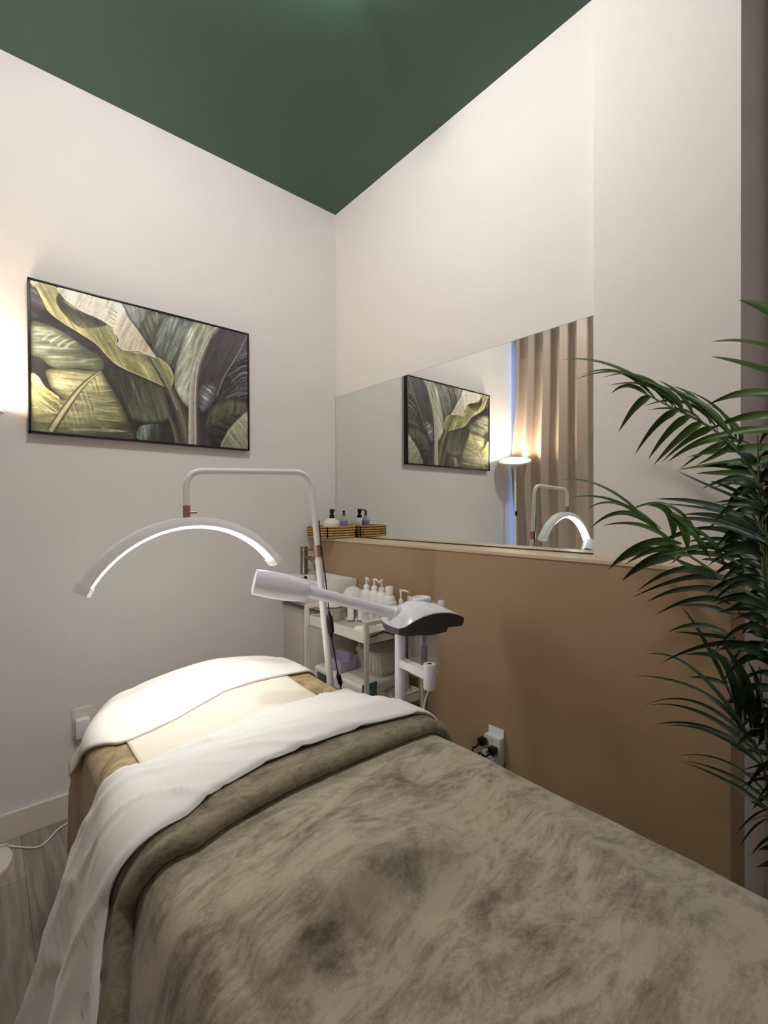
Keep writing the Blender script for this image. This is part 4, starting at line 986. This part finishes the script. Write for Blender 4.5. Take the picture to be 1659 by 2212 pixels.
def leaflet(mb, base, mid, tip, wpx, jit=.03, roll=None):
    jb, jm, jt = (rp.uniform(-jit, jit)*.3, rp.uniform(-jit, jit), rp.uniform(-jit, jit)*1.2)
    c = [(mid[0]*2-(base[0]+tip[0])/2), (mid[1]*2-(base[1]+tip[1])/2)]
    roll = rp.uniform(-.35, .35) if roll is None else roll
    P = []; n = 12
    for i in range(n+1):
        t = i/n; x = base[0]*(1-t)**2+2*t*(1-t)*c[0]+tip[0]*t*t; y = base[1]*(1-t)**2+2*t*(1-t)*c[1]+tip[1]*t*t
        P.append(atd(x, y, dep(x)+jb*(1-t)**2+2*jm*t*(1-t)+jt*t*t))
    W = wpx*dep((base[0]+tip[0])/2)/FPX; rows = []
    for i, p in enumerate(P):
        t = i/n; tg = (P[min(n, i+1)]-P[max(0, i-1)]).normalized(); s = tg.cross(CF).normalized(); nn = s.cross(tg)
        s2 = s*math.cos(roll)+nn*math.sin(roll); up = tg.cross(s2)
        w_ = W*.56*max(.02, min(1, (t*3.4+.22))*(1-t**2.2)**.85)
        rows.append([p-s2*w_+up*w_*.30, p-s2*w_*.5+up*w_*.09, p, p+s2*w_*.5+up*w_*.09, p+s2*w_+up*w_*.30])
    mb.grid(rows)
def frond(leaves, rachis, m_=None, r0=.0042, conv=None, jit=.03):
    f = conv or (lambda x, y: (x, y)); mb = MB()
    for (b, m1, t, w_) in leaves: leaflet(mb, f(*b), f(*m1), f(*t), w_, jit)
    fr = mb.build('frond', m_ or m_leaf, pl, smooth=60, norm=False)
    if rachis:
        pts = [atd(*f(*p), dep(f(*p)[0])) for p in rachis]; pts = bez(pts, 6); n = len(pts)
        MB().tube(pts, [.0016+(r0-.0016)*i/(n-1) for i in range(n)], 8).build('rachis', m_stem, fr)
    return fr
# upper arching frond
frond([((790, 860), (420, 612), (50, 558), 8), ((700, 850), (450, 650), (185, 662), 8), ((770, 880), (500, 655), (120, 700), 7), ((830, 900), (600, 680), (310, 685), 8), ((900, 945), (660, 745), (355, 738), 8),
       ((640, 815), (500, 738), (380, 792), 10), ((650, 812), (545, 880), (430, 1055), 16), ((850, 905), (700, 985), (540, 1208), 17), ((930, 945), (790, 1030), (630, 1243), 17), ((1010, 985), (860, 1080), (668, 1280), 17),
       ((1090, 1020), (920, 1090), (722, 1262), 17), ((1230, 1100), (1010, 1110), (765, 1257), 18), ((1000, 985), (850, 900), (630, 903), 9), ((1110, 1040), (880, 852), (600, 880), 8), ((1160, 1050), (940, 850), (700, 730), 10),
       ((1200, 1080), (1010, 870), (760, 755), 11), ((1060, 1000), (960, 830), (800, 740), 9), ((940, 940), (850, 800), (700, 700), 9), ((870, 900), (760, 770), (560, 690), 9), ((800, 880), (690, 760), (480, 640), 9),
       ((1240, 1130), (1130, 920), (900, 770), 10), ((1240, 1150), (1240, 1020), (1040, 860), 9), ((1240, 1160), (1090, 1150), (850, 1305), 15), ((1190, 1135), (1150, 1180), (960, 1280), 14)],
      [(610, 790), (760, 868), (930, 950), (1090, 1045), (1230, 1165), (1330, 1300), (1420, 1480), (1490, 1700)], conv=A5)
# near frond whose leaflets enter from the right edge
frond([((1640, 345), (1430, 215), (1250, 152), 23), ((1640, 560), (1350, 450), (1065, 437), 23), ((1640, 730), (1350, 610), (1060, 537), 24), ((1640, 850), (1330, 785), (1040, 868), 20), ((1640, 985), (1340, 940), (1030, 1050), 18),
       ((1640, 1100), (1330, 1040), (980, 1120), 19), ((1640, 1180), (1320, 1160), (890, 1225), 17), ((1640, 1260), (1330, 1250), (825, 1312), 17), ((1640, 1330), (1300, 1265), (945, 1300), 19), ((1640, 1400), (1300, 1340), (950, 1337), 19), ((1500, 1420), (1240, 1370), (995, 1443), 14)],
      [(1600, 200), (1660, 700), (1640, 1200), (1600, 1700)], conv=A5, jit=.015)
# lower arching frond
frond([((650, 1690), (350, 1440), (40, 1378), 7), ((700, 1745), (420, 1530), (110, 1500), 7), ((720, 1715), (440, 1545), (215, 1578), 8), ((740, 1765), (480, 1605), (235, 1712), 12), ((800, 1800), (570, 1685), (320, 1693), 9),
       ((860, 1815), (580, 1820), (360, 1992), 17), ((900, 1870), (700, 1850), (470, 1960), 14), ((930, 1900), (680, 1900), (455, 2065), 16), ((800, 1785), (760, 1600), (630, 1555), 22), ((1000, 1820), (850, 1650), (650, 1550), 15),
       ((1000, 1830), (780, 1560), (480, 1600), 10), ((900, 1850), (860, 1700), (740, 1600), 14), ((1020, 1760), (860, 1745), (690, 1830), 12), ((1200, 1880), (1000, 1830), (785, 1955), 16), ((1250, 1880), (1050, 1830), (700, 1900), 15),
       ((1260, 1960), (1030, 1880), (740, 1905), 12), ((1040, 1900), (950, 1760), (820, 1640), 13), ((1150, 1960), (1060, 1800), (900, 1680), 12)],
      [(560, 1590), (700, 1735), (860, 1860), (1010, 1960), (1180, 2070), (1400, 2200), (1560, 2300)], conv=A5)
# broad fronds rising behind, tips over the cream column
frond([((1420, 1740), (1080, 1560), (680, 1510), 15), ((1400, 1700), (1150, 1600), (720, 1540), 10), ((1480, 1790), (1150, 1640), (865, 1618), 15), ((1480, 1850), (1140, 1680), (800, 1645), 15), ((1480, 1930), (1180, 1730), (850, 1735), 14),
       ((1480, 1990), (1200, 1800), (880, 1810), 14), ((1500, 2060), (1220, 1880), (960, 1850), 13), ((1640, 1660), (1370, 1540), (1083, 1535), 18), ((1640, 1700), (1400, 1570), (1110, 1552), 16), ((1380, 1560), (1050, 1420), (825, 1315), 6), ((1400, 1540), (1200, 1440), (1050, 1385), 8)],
      [(1300, 1540), (1420, 1760), (1500, 2000), (1540, 2300)], conv=A5, m_=m_leaf_shade)
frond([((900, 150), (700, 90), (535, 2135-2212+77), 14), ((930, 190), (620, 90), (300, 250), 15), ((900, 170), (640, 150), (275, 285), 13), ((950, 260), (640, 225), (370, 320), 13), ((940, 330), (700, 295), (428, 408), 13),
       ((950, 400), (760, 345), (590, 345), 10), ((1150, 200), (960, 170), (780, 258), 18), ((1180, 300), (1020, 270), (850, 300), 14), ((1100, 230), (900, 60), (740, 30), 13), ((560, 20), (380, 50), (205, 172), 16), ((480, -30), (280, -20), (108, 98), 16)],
      [(740, 60), (900, 180), (1050, 330), (1200, 520), (1300, 700)], conv=A6, m_=m_leaf_shade)
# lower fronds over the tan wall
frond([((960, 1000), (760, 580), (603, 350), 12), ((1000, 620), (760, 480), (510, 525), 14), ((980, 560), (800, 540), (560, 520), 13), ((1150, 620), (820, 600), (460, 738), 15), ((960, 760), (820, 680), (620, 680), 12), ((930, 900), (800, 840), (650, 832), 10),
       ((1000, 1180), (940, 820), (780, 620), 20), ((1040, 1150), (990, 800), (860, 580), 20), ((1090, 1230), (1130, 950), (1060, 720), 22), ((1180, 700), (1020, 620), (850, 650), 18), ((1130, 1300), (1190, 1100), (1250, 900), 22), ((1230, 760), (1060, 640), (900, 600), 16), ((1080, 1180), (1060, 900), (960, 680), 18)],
      [(1140, 760), (1160, 1000), (1190, 1250), (1230, 1600)], conv=A6, m_=m_leaf_shade)
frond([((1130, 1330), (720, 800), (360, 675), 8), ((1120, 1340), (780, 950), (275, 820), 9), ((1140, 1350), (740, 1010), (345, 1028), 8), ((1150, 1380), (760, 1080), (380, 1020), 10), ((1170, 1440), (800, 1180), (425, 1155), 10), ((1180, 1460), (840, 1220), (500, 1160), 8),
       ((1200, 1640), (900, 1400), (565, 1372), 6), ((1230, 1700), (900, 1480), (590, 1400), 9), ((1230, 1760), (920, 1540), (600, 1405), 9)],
      [(1100, 1250), (1160, 1420), (1210, 1650), (1260, 1900)], conv=A6, m_=m_leaf_shade)
# inner foliage round the canes
for k in range(9):
    L_ = []; bx_ = 1640+k*9; y0_ = 960+k*88
    for i in range(16):
        by = y0_+i*14; sd = -1 if i % 2 else 1; ln = rp.uniform(70, 130)
        if sd < 0: L_.append(((bx_, by), (bx_-ln*.5, by-rp.uniform(10, 34)), (bx_-ln, by+rp.uniform(-30, 44)), rp.uniform(12, 19)))
        else: L_.append(((bx_, by), (bx_+ln*.4, by-rp.uniform(10, 50)), (bx_+ln, by+rp.uniform(-50, 40)), rp.uniform(12, 19)))
    frond(L_, [(bx_-4, y0_-20), (bx_, y0_+90), (bx_+6, y0_+230), (bx_+30, y0_+420)], m_=m_leaf_shade, jit=.07)
for k in range(5):
    a = 2*PI*k/5; b0 = Vector((PCX+.03*math.cos(a), PCY+.03*math.sin(a), .19)); top = atd(1670+14*k, 1000+130*k, .98+.02*math.sin(a*2))
    MB().tube(bez([b0, b0.lerp(top, .5)+Vector((.02*math.cos(a), .02*math.sin(a), 0)), top], 8), .0065, 10).build('stem', m_stem, pl)

# ------------------------------------------------------------------ outlets
c0 = at(155.5, 1530, 1, YW-.003); c1 = at(200, 1590, 1, YW-.003)
ol = thing('wall_outlet', (c0.x, YW, .31), 'white wall outlet plate on the left wall beside the bed head', 'outlet')
zb, zt_ = at(157, 1597, 1, YW-.005).z, at(157, 1534, 1, YW-.005).z
MB().box(c0.x, c0.x+.073, YW-.007, YW, zb, zt_, .002).build('plate', m_trim, ol)
a0_ = at(164, 1549, 1, YW-.042); a1_ = at(194, 1592, 1, YW-.042)
ad = thing('power_adapter', (a0_.x, YW-.03, a1_.z), 'white plug-in power adapter on the left wall outlet', 'adapter')
MB().box(a0_.x, a0_.x+.048, YW-.042, YW-.0072, a1_.z+.002, a1_.z+.076, .003).build('body', m_whitepl, ad)
MB().tube(bez([(a0_.x+.014, YW-.025, a1_.z+.003), (a0_.x+.016, YW-.02, a1_.z-.03), (a0_.x+.02, YW-.015, a1_.z-.09), (a0_.x+.03, YW-.02, a1_.z-.13)], 6), .0014, 6).build('cord', m_whitepl, ad)
tie = MB()
for k, (px, py) in enumerate(((156, 1653), (160, 1661), (168, 1651), (162, 1668))):
    q = at(px, py, 1, YW-.02); r0 = at(168, 1664, 1, YW-.03); tie.tube(bez([r0, (q+r0)/2+Vector((0, -.006, .004)), q, q+Vector((.008, 0, .004))], 4), .0013, 6)
tag(tie.build('cable_bundle', m_whitepl), 'small bundle of thin white cable beside the bed head cover', 'cable')

# right side, on the tan wall
p = at(1076, 1565, 0, XB-.004); 
oy1_ = at(1055.5, 1566, 0, XB-.005).y; oy0_ = at(1089, 1583, 0, XB-.005).y; oz1_ = at(1056, 1565, 0, XB-.005).z
o2 = thing('wall_outlet', (XB, (oy0_+oy1_)/2, oz1_-.115), 'white wall outlet plate on the tan wall beside the bed', 'outlet')
MB().box(XB-.007, XB, oy0_, oy1_, oz1_-.115, oz1_, .002).build('plate', m_whitepl, o2)
tz1 = oz1_-.022; ty1_ = oy1_-.001; ty0_ = oy0_-.002
mt = thing('outlet_splitter', (XB-.03, (ty0_+ty1_)/2, tz1-.1), 'white multi-socket splitter plugged into the tan wall outlet', 'splitter')
MB().box(XB-.034, XB-.0072, ty0_, ty1_, tz1-.125, tz1, .004).build('body', m_whitepl, mt)
for (y_, z_) in (((ty0_+ty1_)/2+.006, tz1-.016), ((ty0_+ty1_)/2-.004, tz1-.016)): MB().box(XB-.0345, XB-.033, y_-.0009, y_+.0009, z_-.004, z_+.004).build('slot', m_black, mt)
def plug(y, z, m_, label, end, nm='black_plug', r=.013):
    t = thing(nm, (XB-.035, y, z), label, 'plug', 'black plugs in the splitter' if m_ is m_black else None)
    MB().box(XB-.062, XB-.0345, y-r, y+r, z-r, z+r, .005).build('body', m_, t)
    MB().tube(bez([(XB-.060, y, z-.003), (XB-.082, y+.004, z-.012)]+end, 6), [.0055, .005, .004]+[.003]*100 if False else .0032, 10).build('cord', m_, t)
plug(oy1_-.004, tz1-.024, m_black, 'black plug at the far corner of the splitter', [at(1020, 1626, 0, 1.30), (1.22, .99, tz1-.2), (1.10, .99, .25), (1.0, 1.05, .02)])
plug(ty0_+.020, tz1-.040, m_black, 'black plug nearest the viewer in the splitter', [at(1034, 1634, 0, 1.31), (1.24, .93, tz1-.2), (1.12, .95, .25), (1.05, 1.0, .02)])
t = thing('white_plug', (XB-.035, oy1_-.014, tz1-.06), 'small white plug below the far black plug in the splitter', 'plug')
MB().box(XB-.058, XB-.0345, oy1_-.026, oy1_-.006, tz1-.074, tz1-.046, .004).build('body', m_whitepl, t)
MB().tube(bez([(XB-.056, oy1_-.014, tz1-.062), (XB-.085, oy1_, tz1-.09), (1.2, .95, tz1-.14), (1.1, 1.0, .2), (1.05, 1.02, .02)], 6), .003, 8).build('cord', m_whitepl, t)
t = thing('charger_block', (XB-.05, ty0_+.03, tz1-.1), 'tall white charger block at the lower end of the splitter', 'charger')
MB().box(XB-.070, XB-.0345, ty0_+.005, ty0_+.033, tz1-.155, tz1-.062, .004).build('body', m_whitepl, t)
